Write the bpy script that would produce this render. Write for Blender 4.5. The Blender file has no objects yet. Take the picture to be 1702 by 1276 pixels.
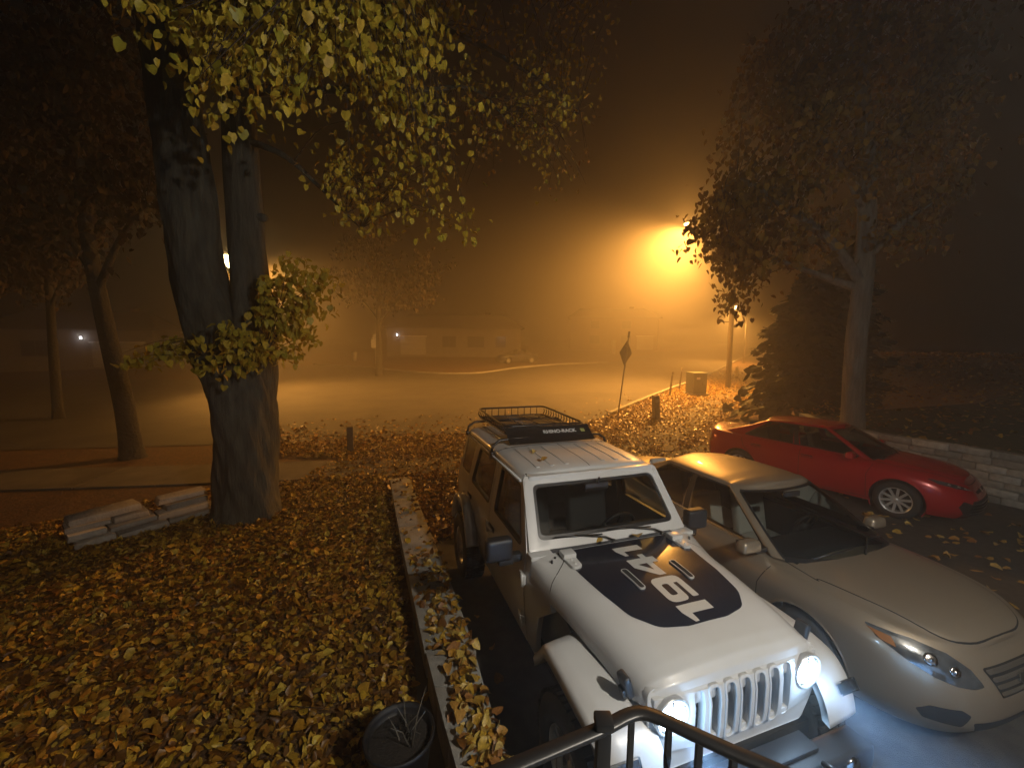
import bpy, bmesh, math, random
import numpy as np
from mathutils import Vector, Matrix, Euler
from mathutils.bvhtree import BVHTree
from mathutils.geometry import tessellate_polygon

R_ = math.radians
random.seed(7)
rng = np.random.default_rng(11)
S = bpy.context.scene
COL = S.collection

# ------------------------------------------------------------------ camera
FPX = 684.87                       # focal length in pixels of a 1702 px wide picture
TILT = Matrix.Rotation(R_(-1.35), 4, 'X')      # the drive falls away towards the street
cam_d = bpy.data.cameras.new('camera')
cam_d.sensor_width = 36.0
cam_d.lens = 36.0 * FPX / 1702.0
cam_d.clip_start = 0.05
cam_d.clip_end = 900.0
cam = bpy.data.objects.new('camera', cam_d)
COL.objects.link(cam)
pitch, roll = R_(5.0046), R_(0.55)
cam.matrix_world = TILT @ Matrix.Translation((0, 0, 2.928)) @ Matrix.Rotation(R_(90) - pitch, 4, 'X') @ Matrix.Rotation(roll, 4, 'Z')
S.camera = cam
CM = cam.matrix_world.copy()
CP = CM.translation.copy()

# ------------------------------------------------------------------ night sky, exposure
w = bpy.data.worlds.new("World")
S.world = w
w.use_nodes = True
wn = w.node_tree
bg = wn.nodes['Background']
sky = wn.nodes.new('ShaderNodeTexSky')
sky.sky_type = 'NISHITA'
sky.sun_disc = False
sky.sun_elevation = R_(-4)
sky.sun_rotation = R_(200)
wn.links.new(sky.outputs[0], bg.inputs[0])
bg.inputs[1].default_value = 0.05
S.view_settings.view_transform = 'Standard'
S.view_settings.look = 'None'
S.view_settings.gamma = 1.0
S.view_settings.exposure = 0.0
S.view_settings.use_curve_mapping = False
cy = S.cycles
cy.max_bounces = 5
cy.diffuse_bounces = 2
cy.glossy_bounces = 3
cy.transmission_bounces = 4
cy.transparent_max_bounces = 12
cy.volume_bounces = 1
cy.use_denoising = True
cy.caustics_reflective = False
cy.caustics_refractive = False
cy.sample_clamp_indirect = 3.0
cy.sample_clamp_direct = 30.0

# ------------------------------------------------------------------ helpers
def ray(px, py):
    d = Vector(((px - 851) / FPX, -(py - 638) / FPX, -1.0))
    return (CM.to_3x3() @ d)

def at(px, py, y):
    """world point that stands y metres out from the porch along the line of sight"""
    d = ray(px, py)
    return CP + d * ((y - CP.y) / d.y)

def G(x, y):
    """height of the terrain"""
    if y < 12: z = -0.0236 * y
    elif y < 34: z = -0.283
    else: z = -0.283 + 0.055 * min(y - 34, 26) + 0.006 * max(0, y - 60)
    return z

def gp(px, py, dz=0.0):
    d = ray(px, py)
    lo, hi = 0.5, 400.0
    for _ in range(50):
        m = (lo + hi) / 2
        p = CP + d * m
        if p.z > G(p.x, p.y) + dz: lo = m
        else: hi = m
    return CP + d * lo

def tag(o, label=None, cat=None, group=None, kind=None):
    if label: o['label'] = label
    if cat: o['category'] = cat
    if group: o['group'] = group
    if kind: o['kind'] = kind
    return o

def empty(name, mat4=None, loc=None):
    o = bpy.data.objects.new(name, None)
    COL.objects.link(o)
    if mat4 is not None: o.matrix_world = mat4
    if loc is not None: o.location = loc
    return o

def link(name, me, parent=None):
    o = bpy.data.objects.new(name, me)
    COL.objects.link(o)
    if parent is not None: o.parent = parent
    return o

class MB:
    """collects shapes, links them as one mesh object"""
    def __init__(s):
        s.v = []; s.f = []; s.sm = []
    def add(s, verts, faces, smooth=False):
        n = len(s.v)
        s.v += [tuple(p) for p in verts]
        s.f += [tuple(i + n for i in f) for f in faces]
        s.sm += [smooth] * len(faces)
        return s
    def box(s, c, d, rot=None, taper=None):
        x, y, z = d[0] / 2, d[1] / 2, d[2] / 2
        P = [Vector((i * x, j * y, k * z)) for k in (-1, 1) for j in (-1, 1) for i in (-1, 1)]
        if taper:
            for p in P[4:]: p.x *= taper; p.y *= taper
        if rot: 
            m = Euler(rot).to_matrix() if not isinstance(rot, Matrix) else rot.to_3x3()
            P = [m @ p for p in P]
        c = Vector(c)
        return s.add([p + c for p in P], [(0, 2, 3, 1), (4, 5, 7, 6), (0, 1, 5, 4), (2, 6, 7, 3), (0, 4, 6, 2), (1, 3, 7, 5)])
    def tube(s, pts, r, n=8, cap=True, smooth=True):
        pts = [Vector(p) for p in pts]
        rs = r if hasattr(r, '__len__') else [r] * len(pts)
        t0 = (pts[1] - pts[0]).normalized()
        a = t0.orthogonal().normalized()
        V = []
        for i, p in enumerate(pts):
            t = (pts[min(i + 1, len(pts) - 1)] - pts[max(i - 1, 0)])
            t = t.normalized() if t.length > 1e-9 else t0
            a = (a - t * a.dot(t))
            a = a.normalized() if a.length > 1e-6 else t.orthogonal().normalized()
            b = t.cross(a)
            for k in range(n):
                q = 2 * math.pi * k / n
                V.append(p + (a * math.cos(q) + b * math.sin(q)) * rs[i])
        F = []
        for i in range(len(pts) - 1):
            for k in range(n):
                F.append((i * n + k, i * n + (k + 1) % n, (i + 1) * n + (k + 1) % n, (i + 1) * n + k))
        s.add(V, F, smooth)
        if cap:
            n0 = len(s.v) - len(V)
            s.f += [tuple(n0 + k for k in reversed(range(n))), tuple(n0 + (len(pts) - 1) * n + k for k in range(n))]
            s.sm += [False, False]
        return s
    def lathe(s, prof, axis='Z', c=(0, 0, 0), n=24, smooth=True, arc=None):
        """prof: (radius, height) pairs"""
        a0, a1 = arc or (0, 2 * math.pi)
        full = arc is None
        m = n if full else n + 1
        V = []
        for rr, h in prof:
            for k in range(m):
                q = a0 + (a1 - a0) * k / n
                x, y = rr * math.cos(q), rr * math.sin(q)
                p = {'Z': (x, y, h), 'Y': (x, h, y), 'X': (h, x, y)}[axis]
                V.append((p[0] + c[0], p[1] + c[1], p[2] + c[2]))
        F = []
        for i in range(len(prof) - 1):
            for k in range(n):
                F.append((i * m + k, i * m + (k + 1) % m, (i + 1) * m + (k + 1) % m, (i + 1) * m + k))
        return s.add(V, F, smooth)
    def prism(s, poly, h0, h1, plane='XY', smooth=False):
        """poly in the named plane extruded along the third axis from h0 to h1"""
        def P(a, b, h):
            return {'XY': (a, b, h), 'XZ': (a, h, b), 'YZ': (h, a, b)}[plane]
        n = len(poly)
        V = [P(a, b, h0) for a, b in poly] + [P(a, b, h1) for a, b in poly]
        F = [tuple(reversed(range(n))), tuple(range(n, 2 * n))] + [(i, (i + 1) % n, n + (i + 1) % n, n + i) for i in range(n)]
        return s.add(V, F, smooth)
    def build(s, name, mat, parent=None, bevel=0, seg=2, auto=40, sub=0, recalc=True):
        me = bpy.data.meshes.new(name)
        me.from_pydata(s.v, [], s.f)
        me.polygons.foreach_set('use_smooth', s.sm)
        bm = bmesh.new(); bm.from_mesh(me)
        if recalc: bmesh.ops.recalc_face_normals(bm, faces=bm.faces)
        if bevel:
            ed = [e for e in bm.edges if len(e.link_faces) == 2 and e.calc_face_angle(0) > R_(28)]
            bmesh.ops.bevel(bm, geom=ed, offset=bevel, segments=seg, profile=0.6, affect='EDGES', clamp_overlap=True)
            for f in bm.faces: f.smooth = True
            for e in bm.edges:
                if len(e.link_faces) == 2 and e.calc_face_angle(0) > R_(auto): e.smooth = False
        bm.to_mesh(me); bm.free()
        if mat: me.materials.append(mat)
        o = link(name, me, parent)
        if sub:
            pass
        return o

def fillet(poly, r, n=5):
    """round the corners of a 2-D polygon; r scalar or list"""
    out = []
    N = len(poly)
    for i in range(N):
        p0, p1, p2 = [np.array(poly[(i + k) % N], float) for k in (-1, 0, 1)]
        rr = r[i] if hasattr(r, '__len__') else r
        if rr <= 0: out.append(tuple(p1)); continue
        a, b = p0 - p1, p2 - p1
        la, lb = np.linalg.norm(a), np.linalg.norm(b)
        a, b = a / la, b / lb
        ang = math.acos(max(-1, min(1, float(a @ b))))
        d = min(rr / math.tan(ang / 2), la * .48, lb * .48)
        s, e = p1 + a * d, p1 + b * d
        for k in range(n + 1):
            t = k / n
            out.append(tuple((1 - t) ** 2 * s + 2 * t * (1 - t) * p1 + t * t * e))
    return out

def catmull(P, n):
    """resample a polyline smoothly; P list of vectors"""
    P = np.array(P, float)
    m = len(P)
    t = np.linspace(0, m - 1, n)
    out = []
    for u in t:
        i = min(int(u), m - 2); f = u - i
        p0, p1, p2, p3 = P[max(i - 1, 0)], P[i], P[i + 1], P[min(i + 2, m - 1)]
        out.append(0.5 * ((2 * p1) + (-p0 + p2) * f + (2 * p0 - 5 * p1 + 4 * p2 - p3) * f * f + (-p0 + 3 * p1 - 3 * p2 + p3) * f ** 3))
    return np.array(out)

# ------------------------------------------------------------------ materials
MATS = {}
def pbr(name, col, rough=0.6, metal=0.0, spec=0.5, coat=0.0, noise=None, bump=None, var=None, emit=None, trans=None):
    """noise=(scale, colour2, detail) mixes a second own colour; bump=(scale, strength)"""
    if name in MATS: return MATS[name]
    m = bpy.data.materials.new(name); m.use_nodes = True
    nt = m.node_tree; b = nt.nodes['Principled BSDF']
    b.inputs['Base Color'].default_value = (*col, 1)
    b.inputs['Roughness'].default_value = rough
    b.inputs['Metallic'].default_value = metal
    b.inputs['Specular IOR Level'].default_value = spec
    b.inputs['Coat Weight'].default_value = coat
    b.inputs['Coat Roughness'].default_value = 0.04
    tc = nt.nodes.new('ShaderNodeTexCoord')
    if noise:
        nz = nt.nodes.new('ShaderNodeTexNoise'); nz.inputs['Scale'].default_value = noise[0]
        nz.inputs['Detail'].default_value = noise[2] if len(noise) > 2 else 6
        nt.links.new(tc.outputs['Object'], nz.inputs['Vector'])
        cr = nt.nodes.new('ShaderNodeValToRGB')
        cr.color_ramp.elements[0].position = .35; cr.color_ramp.elements[1].position = .68
        cr.color_ramp.elements[0].color = (*col, 1); cr.color_ramp.elements[1].color = (*noise[1], 1)
        nt.links.new(nz.outputs['Fac'], cr.inputs['Fac'])
        nt.links.new(cr.outputs['Color'], b.inputs['Base Color'])
    if bump:
        nb = nt.nodes.new('ShaderNodeTexNoise'); nb.inputs['Scale'].default_value = bump[0]; nb.inputs['Detail'].default_value = 8
        nt.links.new(tc.outputs['Object'], nb.inputs['Vector'])
        bp = nt.nodes.new('ShaderNodeBump'); bp.inputs['Strength'].default_value = bump[1]
        bp.inputs['Distance'].default_value = bump[2] if len(bump) > 2 else 0.02
        nt.links.new(nb.outputs['Fac'], bp.inputs['Height'])
        nt.links.new(bp.outputs['Normal'], b.inputs['Normal'])
    if emit:
        b.inputs['Emission Color'].default_value = (*emit[0], 1)
        b.inputs['Emission Strength'].default_value = emit[1]
    MATS[name] = m
    return m

def vary(m, lo=.6, hi=1.15):
    """every separate piece gets its own shade of the material"""
    nt = m.node_tree; b = nt.nodes['Principled BSDF']
    src = b.inputs['Base Color'].links[0].from_socket
    oi = nt.nodes.new('ShaderNodeObjectInfo'); mr = nt.nodes.new('ShaderNodeMapRange')
    mr.inputs[3].default_value = lo; mr.inputs[4].default_value = hi
    mx = nt.nodes.new('ShaderNodeMix'); mx.data_type = 'RGBA'; mx.blend_type = 'MULTIPLY'; mx.inputs['Factor'].default_value = 1
    nt.links.new(oi.outputs['Random'], mr.inputs[0]); nt.links.new(src, mx.inputs[6]); nt.links.new(mr.outputs[0], mx.inputs[7])
    nt.links.new(mx.outputs[2], b.inputs['Base Color'])
    return m

def leafmat(name, cols, rough=.55, sub=.25):
    m = bpy.data.materials.new(name); m.use_nodes = True
    nt = m.node_tree; b = nt.nodes['Principled BSDF']
    g = nt.nodes.new('ShaderNodeNewGeometry')
    cr = nt.nodes.new('ShaderNodeValToRGB')
    e = cr.color_ramp.elements
    e[0].position = 0; e[0].color = (*cols[0], 1); e[1].position = 1; e[1].color = (*cols[-1], 1)
    for i, c in enumerate(cols[1:-1]):
        q = e.new((i + 1) / (len(cols) - 1)); q.color = (*c, 1)
    nt.links.new(g.outputs['Random Per Island'], cr.inputs['Fac'])
    tc = nt.nodes.new('ShaderNodeTexCoord')
    nz = nt.nodes.new('ShaderNodeTexNoise'); nz.inputs['Scale'].default_value = 45; nz.inputs['Detail'].default_value = 3
    nt.links.new(tc.outputs['Object'], nz.inputs['Vector'])
    mx = nt.nodes.new('ShaderNodeMix'); mx.data_type = 'RGBA'; mx.blend_type = 'MULTIPLY'
    mr = nt.nodes.new('ShaderNodeMapRange'); mr.inputs[1].default_value = .3; mr.inputs[2].default_value = .7
    mr.inputs[3].default_value = .6; mr.inputs[4].default_value = 1.1
    nt.links.new(nz.outputs['Fac'], mr.inputs[0])
    mx.inputs['Factor'].default_value = 1
    nt.links.new(cr.outputs['Color'], mx.inputs[6]); nt.links.new(mr.outputs[0], mx.inputs[7])
    nt.links.new(mx.outputs[2], b.inputs['Base Color'])
    b.inputs['Roughness'].default_value = rough
    b.inputs['Specular IOR Level'].default_value = .35
    if sub:
        tr = nt.nodes.new('ShaderNodeBsdfTranslucent')
        nt.links.new(mx.outputs[2], tr.inputs[0])
        ms = nt.nodes.new('ShaderNodeMixShader'); ms.inputs[0].default_value = sub
        nt.links.new(b.outputs[0], ms.inputs[1]); nt.links.new(tr.outputs[0], ms.inputs[2])
        nt.links.new(ms.outputs[0], nt.nodes['Material Output'].inputs['Surface'])
    MATS[name] = m
    return m

def glassmat(name, tint=(.6, .65, .65), refl=.5):
    m = bpy.data.materials.new(name); m.use_nodes = True
    nt = m.node_tree; nt.nodes.remove(nt.nodes['Principled BSDF'])
    t = nt.nodes.new('ShaderNodeBsdfTransparent'); t.inputs[0].default_value = (*tint, 1)
    g = nt.nodes.new('ShaderNodeBsdfGlossy'); g.inputs['Roughness'].default_value = .03
    g.inputs[0].default_value = (1, 1, 1, 1)
    f = nt.nodes.new('ShaderNodeFresnel'); f.inputs[0].default_value = 1.52
    ms = nt.nodes.new('ShaderNodeMixShader')
    nt.links.new(f.outputs[0], ms.inputs[0]); nt.links.new(t.outputs[0], ms.inputs[1]); nt.links.new(g.outputs[0], ms.inputs[2])
    nt.links.new(ms.outputs[0], nt.nodes['Material Output'].inputs['Surface'])
    MATS[name] = m
    return m

SODIUM = (1.0, 0.43, 0.075)
def lamp(name, loc, power, col, radius=.12, spot=None, aim=None, parent=None, blend=.3):
    d = bpy.data.lights.new(name, 'SPOT' if spot else 'POINT')
    d.energy = power; d.color = col; d.shadow_soft_size = radius
    if spot:
        d.spot_size = R_(spot); d.spot_blend = blend
    o = bpy.data.objects.new(name, d); COL.objects.link(o)
    if parent is not None: o.parent = parent
    o.location = loc
    if aim is not None:
        o.rotation_euler = Vector(aim).to_track_quat('-Z', 'Y').to_euler()
    return o

M_asphalt = pbr('asphalt', (.032, .031, .030), .82, noise=(9, (.060, .057, .052), 9), bump=(160, .5, .01))
M_road = pbr('road_asphalt', (.04, .036, .032), .85, noise=(.8, (.072, .064, .055), 9), bump=(90, .5, .01))
M_conc = pbr('concrete', (.20, .195, .18), .85, noise=(4, (.33, .32, .29), 9), bump=(60, .4, .01))
M_walk = pbr('pavement_concrete', (.08, .07, .055), .9, noise=(2.5, (.14, .12, .095), 9), bump=(50, .4, .01))
M_soil = pbr('leafy_soil', (.045, .022, .008), .9, noise=(14, (.16, .075, .02), 10), bump=(24, 1.0, .03))
M_lawn = pbr('night_lawn', (.02, .026, .01), .9, noise=(10, (.06, .055, .018), 10), bump=(40, .8, .03))
M_bark = pbr('bark', (.038, .035, .026), .95, noise=(9, (.085, .080, .06), 10), bump=(20, 1.0, .025))
M_barkpale = pbr('bark_pale', (.10, .088, .07), .9, noise=(7, (.20, .18, .145), 8), bump=(16, 1.0, .04))
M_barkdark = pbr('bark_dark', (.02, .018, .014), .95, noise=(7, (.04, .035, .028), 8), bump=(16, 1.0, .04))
for _m in (M_bark, M_barkpale):        # furrows run up the stem
    _n = _m.node_tree; _t = [q for q in _n.nodes if q.type == 'TEX_NOISE']; _c = [q for q in _n.nodes if q.type == 'TEX_COORD'][0]
    _mp = _n.nodes.new('ShaderNodeMapping'); _mp.inputs['Scale'].default_value = (1.6, 1.6, .28)
    _n.links.new(_c.outputs['Object'], _mp.inputs['Vector'])
    for q in _t: _n.links.new(_mp.outputs['Vector'], q.inputs['Vector'])
M_twig = pbr('twig', (.045, .03, .02), .85)
M_black = pbr('black_metal', (.012, .012, .013), .38, metal=.0, spec=.5, bump=(25, .2, .004))
M_dark = pbr('black_plastic', (.018, .018, .02), .5)
M_rubber = pbr('rubber', (.018, .018, .018), .8, bump=(60, .3, .004))
M_chrome = pbr('chrome', (.75, .75, .76), .16, metal=1)
M_alloy = pbr('alloy', (.62, .62, .62), .32, metal=.55)

# ------------------------------------------------------------------ lamp powers (W) and fog
FOG, FOGG = 0.0150, 0.77
L1P, L1Q, L1S = 46000, 1000, 142
L2P, L3P, L4P = 11000, 6000, 6800
HLP, HSP = 3600, 6
PLP, LX, LZ = 660, 2.6, 4.6

# ------------------------------------------------------------------ haze: one closed box of even fog
hz = MB().box((0, 110, 19), (300, 300, 44.0))
haze = hz.build('haze', None)
tag(haze, 'orange lit night fog filling the whole street', None, None, 'stuff')
mh = bpy.data.materials.new('fog'); mh.use_nodes = True
nt = mh.node_tree; nt.nodes.remove(nt.nodes['Principled BSDF'])
pv = nt.nodes.new('ShaderNodeVolumePrincipled')
pv.inputs['Color'].default_value = (.98, .93, .87, 1)
pv.inputs['Density'].default_value = FOG
pv.inputs['Anisotropy'].default_value = FOGG
nt.links.new(pv.outputs[0], nt.nodes['Material Output'].inputs['Volume'])
haze.data.materials.append(mh)

# ------------------------------------------------------------------ terrain: one sheet to the horizon
xs = sorted(set([round(v, 3) for v in list(np.arange(-40, 40.1, 1.0)) + list(np.linspace(-145, -45, 12)) + list(np.linspace(45, 145, 12))]))
ys = sorted(set([round(v, 3) for v in list(np.arange(-6, 62.1, 1.0)) + list(np.linspace(70, 250, 12)) + [-35, -20]]))
V = [(x, y, G(x, y) - .012) for y in ys for x in xs]
nx = len(xs)
F = [(j * nx + i, j * nx + i + 1, (j + 1) * nx + i + 1, (j + 1) * nx + i) for j in range(len(ys) - 1) for i in range(nx - 1)]
gr = MB().add(V, F, True).build('ground', M_soil, recalc=False)
tag(gr, 'brown soil and thin turf under the fallen leaves', kind='structure')

def sheet(name, poly, mat, dz, label=None, kind='structure', step=1.5, recv=None):
    """flat polygon draped over the terrain"""
    bm = bmesh.new()
    f = bm.faces.new([bm.verts.new((x, y, 0)) for x, y in poly])
    xs_ = [p[0] for p in poly]; ys_ = [p[1] for p in poly]
    for v in np.arange(math.floor(min(ys_)), max(ys_), step):
        g = bm.verts[:] + bm.edges[:] + bm.faces[:]
        bmesh.ops.bisect_plane(bm, geom=g, plane_co=(0, v, 0), plane_no=(0, 1, 0))
    bmesh.ops.triangulate(bm, faces=bm.faces[:])
    bmesh.ops.recalc_face_normals(bm, faces=bm.faces[:])
    for v in bm.verts: v.co.z = G(v.co.x, v.co.y) + dz
    for f in bm.faces:
        if f.normal.z < 0: f.normal_flip()
    me = bpy.data.meshes.new(name); bm.to_mesh(me); bm.free()
    me.materials.append(mat)
    o = link(name, me)
    return tag(o, label, kind=kind)

def px2(pts): 
    out = []
    for a, b in pts:
        p = gp(a, b); out.append((p.x, p.y))
    return out

near = px2([(1204, 611), (1140, 639), (1095, 656), (1015, 690)]) + [(1.8, 13.6), (-2.5, 13.0), (-7.0, 12.2), (-12, 11.4), (-22, 9.8), (-45, 6.0)]
far_l = [(-45, 27), (-22, 30)] + px2([(520, 606), (620, 613), (700, 620), (790, 621), (860, 612), (930, 606), (1010, 603)])
a = Vector(near[0]) - Vector(near[1]); a.normalize()
ne = Vector(near[0]) + a * 70
fe = Vector(far_l[-1]) + a * 70
road_poly = far_l + [tuple(fe), tuple(ne)] + near
road = sheet('road', road_poly, M_road, .004, 'wide foggy street crossing where two roads meet')
# kerbs
def kerb(pts, name, lab, side=1, w_=.16, h_=.13):
    mb = MB()
    P = [Vector((p[0], p[1], 0)) for p in pts]
    Q = catmull([tuple(p) for p in P], max(12, len(P) * 6))
    L_, R2 = [], []
    for i in range(len(Q)):
        t = Vector(Q[min(i + 1, len(Q) - 1)]) - Vector(Q[max(i - 1, 0)]); t.normalize()
        n = Vector((-t.y, t.x, 0)) * side
        q = Vector(Q[i]); z = G(q.x, q.y)
        L_.append(Vector((q.x, q.y, z))); R2.append(Vector((q.x, q.y, z)) + n * w_)
    V = []
    for i in range(len(Q)):
        a_, b_ = L_[i], R2[i]
        V += [(a_.x, a_.y, a_.z - .05), (a_.x, a_.y, a_.z + h_ - .02), (a_.x * .85 + b_.x * .15, a_.y * .85 + b_.y * .15, a_.z + h_), (b_.x, b_.y, b_.z + h_), (b_.x, b_.y, b_.z - .05)]
    F = []
    for i in range(len(Q) - 1):
        for k in range(4): F.append((i * 5 + k, i * 5 + k + 1, (i + 1) * 5 + k + 1, (i + 1) * 5 + k))
    return tag(mb.add(V, F).build(name, M_conc), lab, kind='structure')
kerb([tuple(ne)] + near[:4], 'kerb', 'pale kerb running past the utility box to the sign', side=-1)
kerb(far_l[2:], 'kerb', 'far kerb curving round the opposite corner', side=1)

# pavement (sidewalk), slab by slab joints
walk_r = [gp(1262, 628), gp(1190, 670), gp(1100, 722)]
sw_c = [(walk_r[0].x + 6, walk_r[0].y + 8.5), (walk_r[0].x, walk_r[0].y), (walk_r[1].x, walk_r[1].y), (walk_r[2].x, walk_r[2].y), (3.2, 11.2), (-.5, 10.2), (-4.3, 9.6), (-8, 9.0), (-13, 8.3), (-22, 7.0)]
Q = catmull([(*p, 0) for p in sw_c], 90)
# even spacing
seg = [0]
for i in range(1, len(Q)): seg.append(seg[-1] + float(np.linalg.norm(Q[i] - Q[i - 1])))
tot = seg[-1]; step = 1.5
pav = empty('pavement'); tag(pav, 'concrete pavement strewn with leaves crossing behind the cars', kind='structure')
pv_mesh = None
k = 0; s_ = 0
while s_ < tot - step:
    c0 = np.array([np.interp(s_ + .006, seg, Q[:, j]) for j in range(3)]); c1 = np.array([np.interp(s_ + step - .006, seg, Q[:, j]) for j in range(3)])
    t = (c1 - c0); t /= np.linalg.norm(t); n = np.array([-t[1], t[0], 0]) * .75
    q = [c0 - n, c1 - n, c1 + n, c0 + n]
    mb = MB()
    top = [(p[0], p[1], G(p[0], p[1]) + .022 + random.uniform(0, .006)) for p in q]
    mb.add(top + [(p[0], p[1], G(p[0], p[1]) - .05) for p in q], [(0, 1, 2, 3), (0, 4, 5, 1), (1, 5, 6, 2), (2, 6, 7, 3), (3, 7, 4, 0)])
    mb.build('slab', M_walk, pav)
    s_ += step; k += 1

# driveway asphalt where the cars stand
drive_poly = [(-.5, -.9), (-.55, 2.4), (-1.15, 4.6), (-1.6, 6.0), (-2.3, 8.0), (-2.6, 9.1), (2.6, 10.2), (6.3, 12.7), (8.25, 9.9), (9.6, 7.5), (12.4, 2.2), (12.4, -.9)]
dr = sheet('driveway', drive_poly, M_asphalt, .006, 'dark asphalt driveway with scattered yellow leaves')

# raised lawn bank on the right behind the block wall
wl = [(10.2, 15.4), (8.9, 12.6), (8.55, 10.35), (9.55, 8.0), (10.9, 5.0), (12.9, .6)]
def bank(x, y):
    """lawn height right of the wall"""
    # signed distance from the wall polyline
    best = 1e9
    for (x0, y0), (x1, y1) in zip(wl[:-1], wl[1:]):
        dx, dy = x1 - x0, y1 - y0; L2 = dx * dx + dy * dy
        t = max(0, min(1, ((x - x0) * dx + (y - y0) * dy) / L2))
        d = math.hypot(x - x0 - t * dx, y - y0 - t * dy); best = min(best, d)
    return G(x, y) + .84 + .17 * min(best, 10) + .02 * max(0, min(best - 10, 20))
NB = 26
V = []; Qw = catmull([(*p, 0) for p in wl], 40)
for i, q in enumerate(Qw):
    t = Qw[min(i + 1, 39)] - Qw[max(i - 1, 0)]; t /= np.linalg.norm(t); n = np.array([-t[1], t[0], 0])
    for j in range(NB):
        d = .12 + (j / (NB - 1)) ** 1.6 * 26
        x, y = q[0] + n[0] * d, q[1] + n[1] * d
        fade = min(1, max(0, (i - 1) / 6.0))
        V.append((x, y, G(x, y) + (bank(x, y) - G(x, y)) * fade + .02 * math.sin(x * 3 + y * 2)))
F = [(i * NB + j, i * NB + j + 1, (i + 1) * NB + j + 1, (i + 1) * NB + j) for i in range(39) for j in range(NB - 1)]
bk = MB().add(V, F, True).build('lawn', M_lawn)
tag(bk, 'dark sloping lawn bank above the block wall on the right', kind='structure')

# ------------------------------------------------------------------ leaves
LEAF = np.array([(0, 0, 0), (0, .5, 0), (0, 1.0, 0), (-.30, -.10, .5), (-.48, .28, 1), (-.30, .70, .6), (.30, -.10, .5), (.48, .28, 1), (.30, .70, .6)])
LFACE = [(0, 3, 4, 1), (1, 4, 5, 2), (0, 1, 7, 6), (1, 2, 8, 7)]
def leaf_mesh(name, pos, yaw, pitch_, roll_, size, curl, mat):
    """pos (N,3); yaw about z, pitch about x, roll about y; curl lifts the edges and tip"""
    N = len(pos)
    T = np.repeat(LEAF[None], N, 0).copy()
    T[:, :, 2] = LEAF[None, :, 2] * curl[:, None] * .42
    T[:, 2, 2] -= curl * .25; T[:, 5, 2] -= curl * .1
    asy = rng.uniform(.55, 1.18, (N, 1)) if N > 1 else rng.uniform(.8, 1.15, (N, 1)); T[:, :, 0] *= asy
    T *= size[:, None, None]
    cr_, sr = np.cos(roll_), np.sin(roll_)
    x = T[:, :, 0] * cr_[:, None] + T[:, :, 2] * sr[:, None]; z = -T[:, :, 0] * sr[:, None] + T[:, :, 2] * cr_[:, None]; y = T[:, :, 1]
    cp, sp = np.cos(pitch_), np.sin(pitch_)
    y2 = y * cp[:, None] - z * sp[:, None]; z2 = y * sp[:, None] + z * cp[:, None]
    cw, sw = np.cos(yaw), np.sin(yaw)
    X = x * cw[:, None] - y2 * sw[:, None]; Y = x * sw[:, None] + y2 * cw[:, None]
    V = np.stack([X, Y, z2], 2) + pos[:, None, :]
    V = V.reshape(-1, 3)
    Fc = (np.array(LFACE)[None] + (np.arange(N) * 9)[:, None, None]).reshape(-1, 4)
    me = bpy.data.meshes.new(name)
    me.vertices.add(len(V)); me.vertices.foreach_set('co', V.ravel())
    me.loops.add(len(Fc) * 4); me.loops.foreach_set('vertex_index', Fc.ravel())
    me.polygons.add(len(Fc)); me.polygons.foreach_set('loop_start', np.arange(len(Fc)) * 4)
    try: me.polygons.foreach_set('loop_total', np.full(len(Fc), 4))
    except Exception: pass
    me.update(calc_edges=True)
    me.materials.append(mat)
    return me

M_fallen = leafmat('fallen_leaf', [(.07, .028, .006), (.16, .065, .01), (.12, .045, .006), (.32, .14, .012), (.46, .24, .02), (.22, .085, .012), (.58, .36, .045), (.15, .055, .01), (.56, .36, .03), (.42, .22, .02), (.64, .46, .07), (.09, .035, .008), (.30, .14, .015)], .42, .1)
M_fallen_y = leafmat('fallen_leaf_yellow', [(.42, .22, .04), (.55, .38, .07), (.62, .44, .10), (.38, .17, .03), (.60, .40, .12)], .5, .12)
M_green = leafmat('linden_leaf', [(.52, .37, .03), (.66, .48, .045), (.36, .31, .025), (.72, .50, .055), (.42, .34, .03), (.62, .48, .05), (.50, .28, .02)], .5, .22)
M_brown = leafmat('autumn_leaf', [(.30, .14, .02), (.40, .20, .03), (.22, .12, .02), (.44, .26, .04), (.17, .07, .015)], .6, .35)
M_maple = leafmat('maple_leaf', [(.20, .12, .018), (.32, .20, .02), (.13, .075, .012), (.40, .25, .03), (.10, .05, .01), (.26, .15, .015)], .6, .5)
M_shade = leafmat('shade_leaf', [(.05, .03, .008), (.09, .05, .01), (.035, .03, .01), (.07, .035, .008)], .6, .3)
M_needle = leafmat('conifer_spray', [(.012, .018, .008), (.03, .035, .014), (.02, .024, .01)], .7, .1)

def inpoly(x, y, P):
    r = False; n = len(P)
    for i in range(n):
        x0, y0 = P[i]; x1, y1 = P[i - 1]
        if (y0 > y) != (y1 > y) and x < (x1 - x0) * (y - y0) / (y1 - y0) + x0: r = not r
    return r

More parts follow.
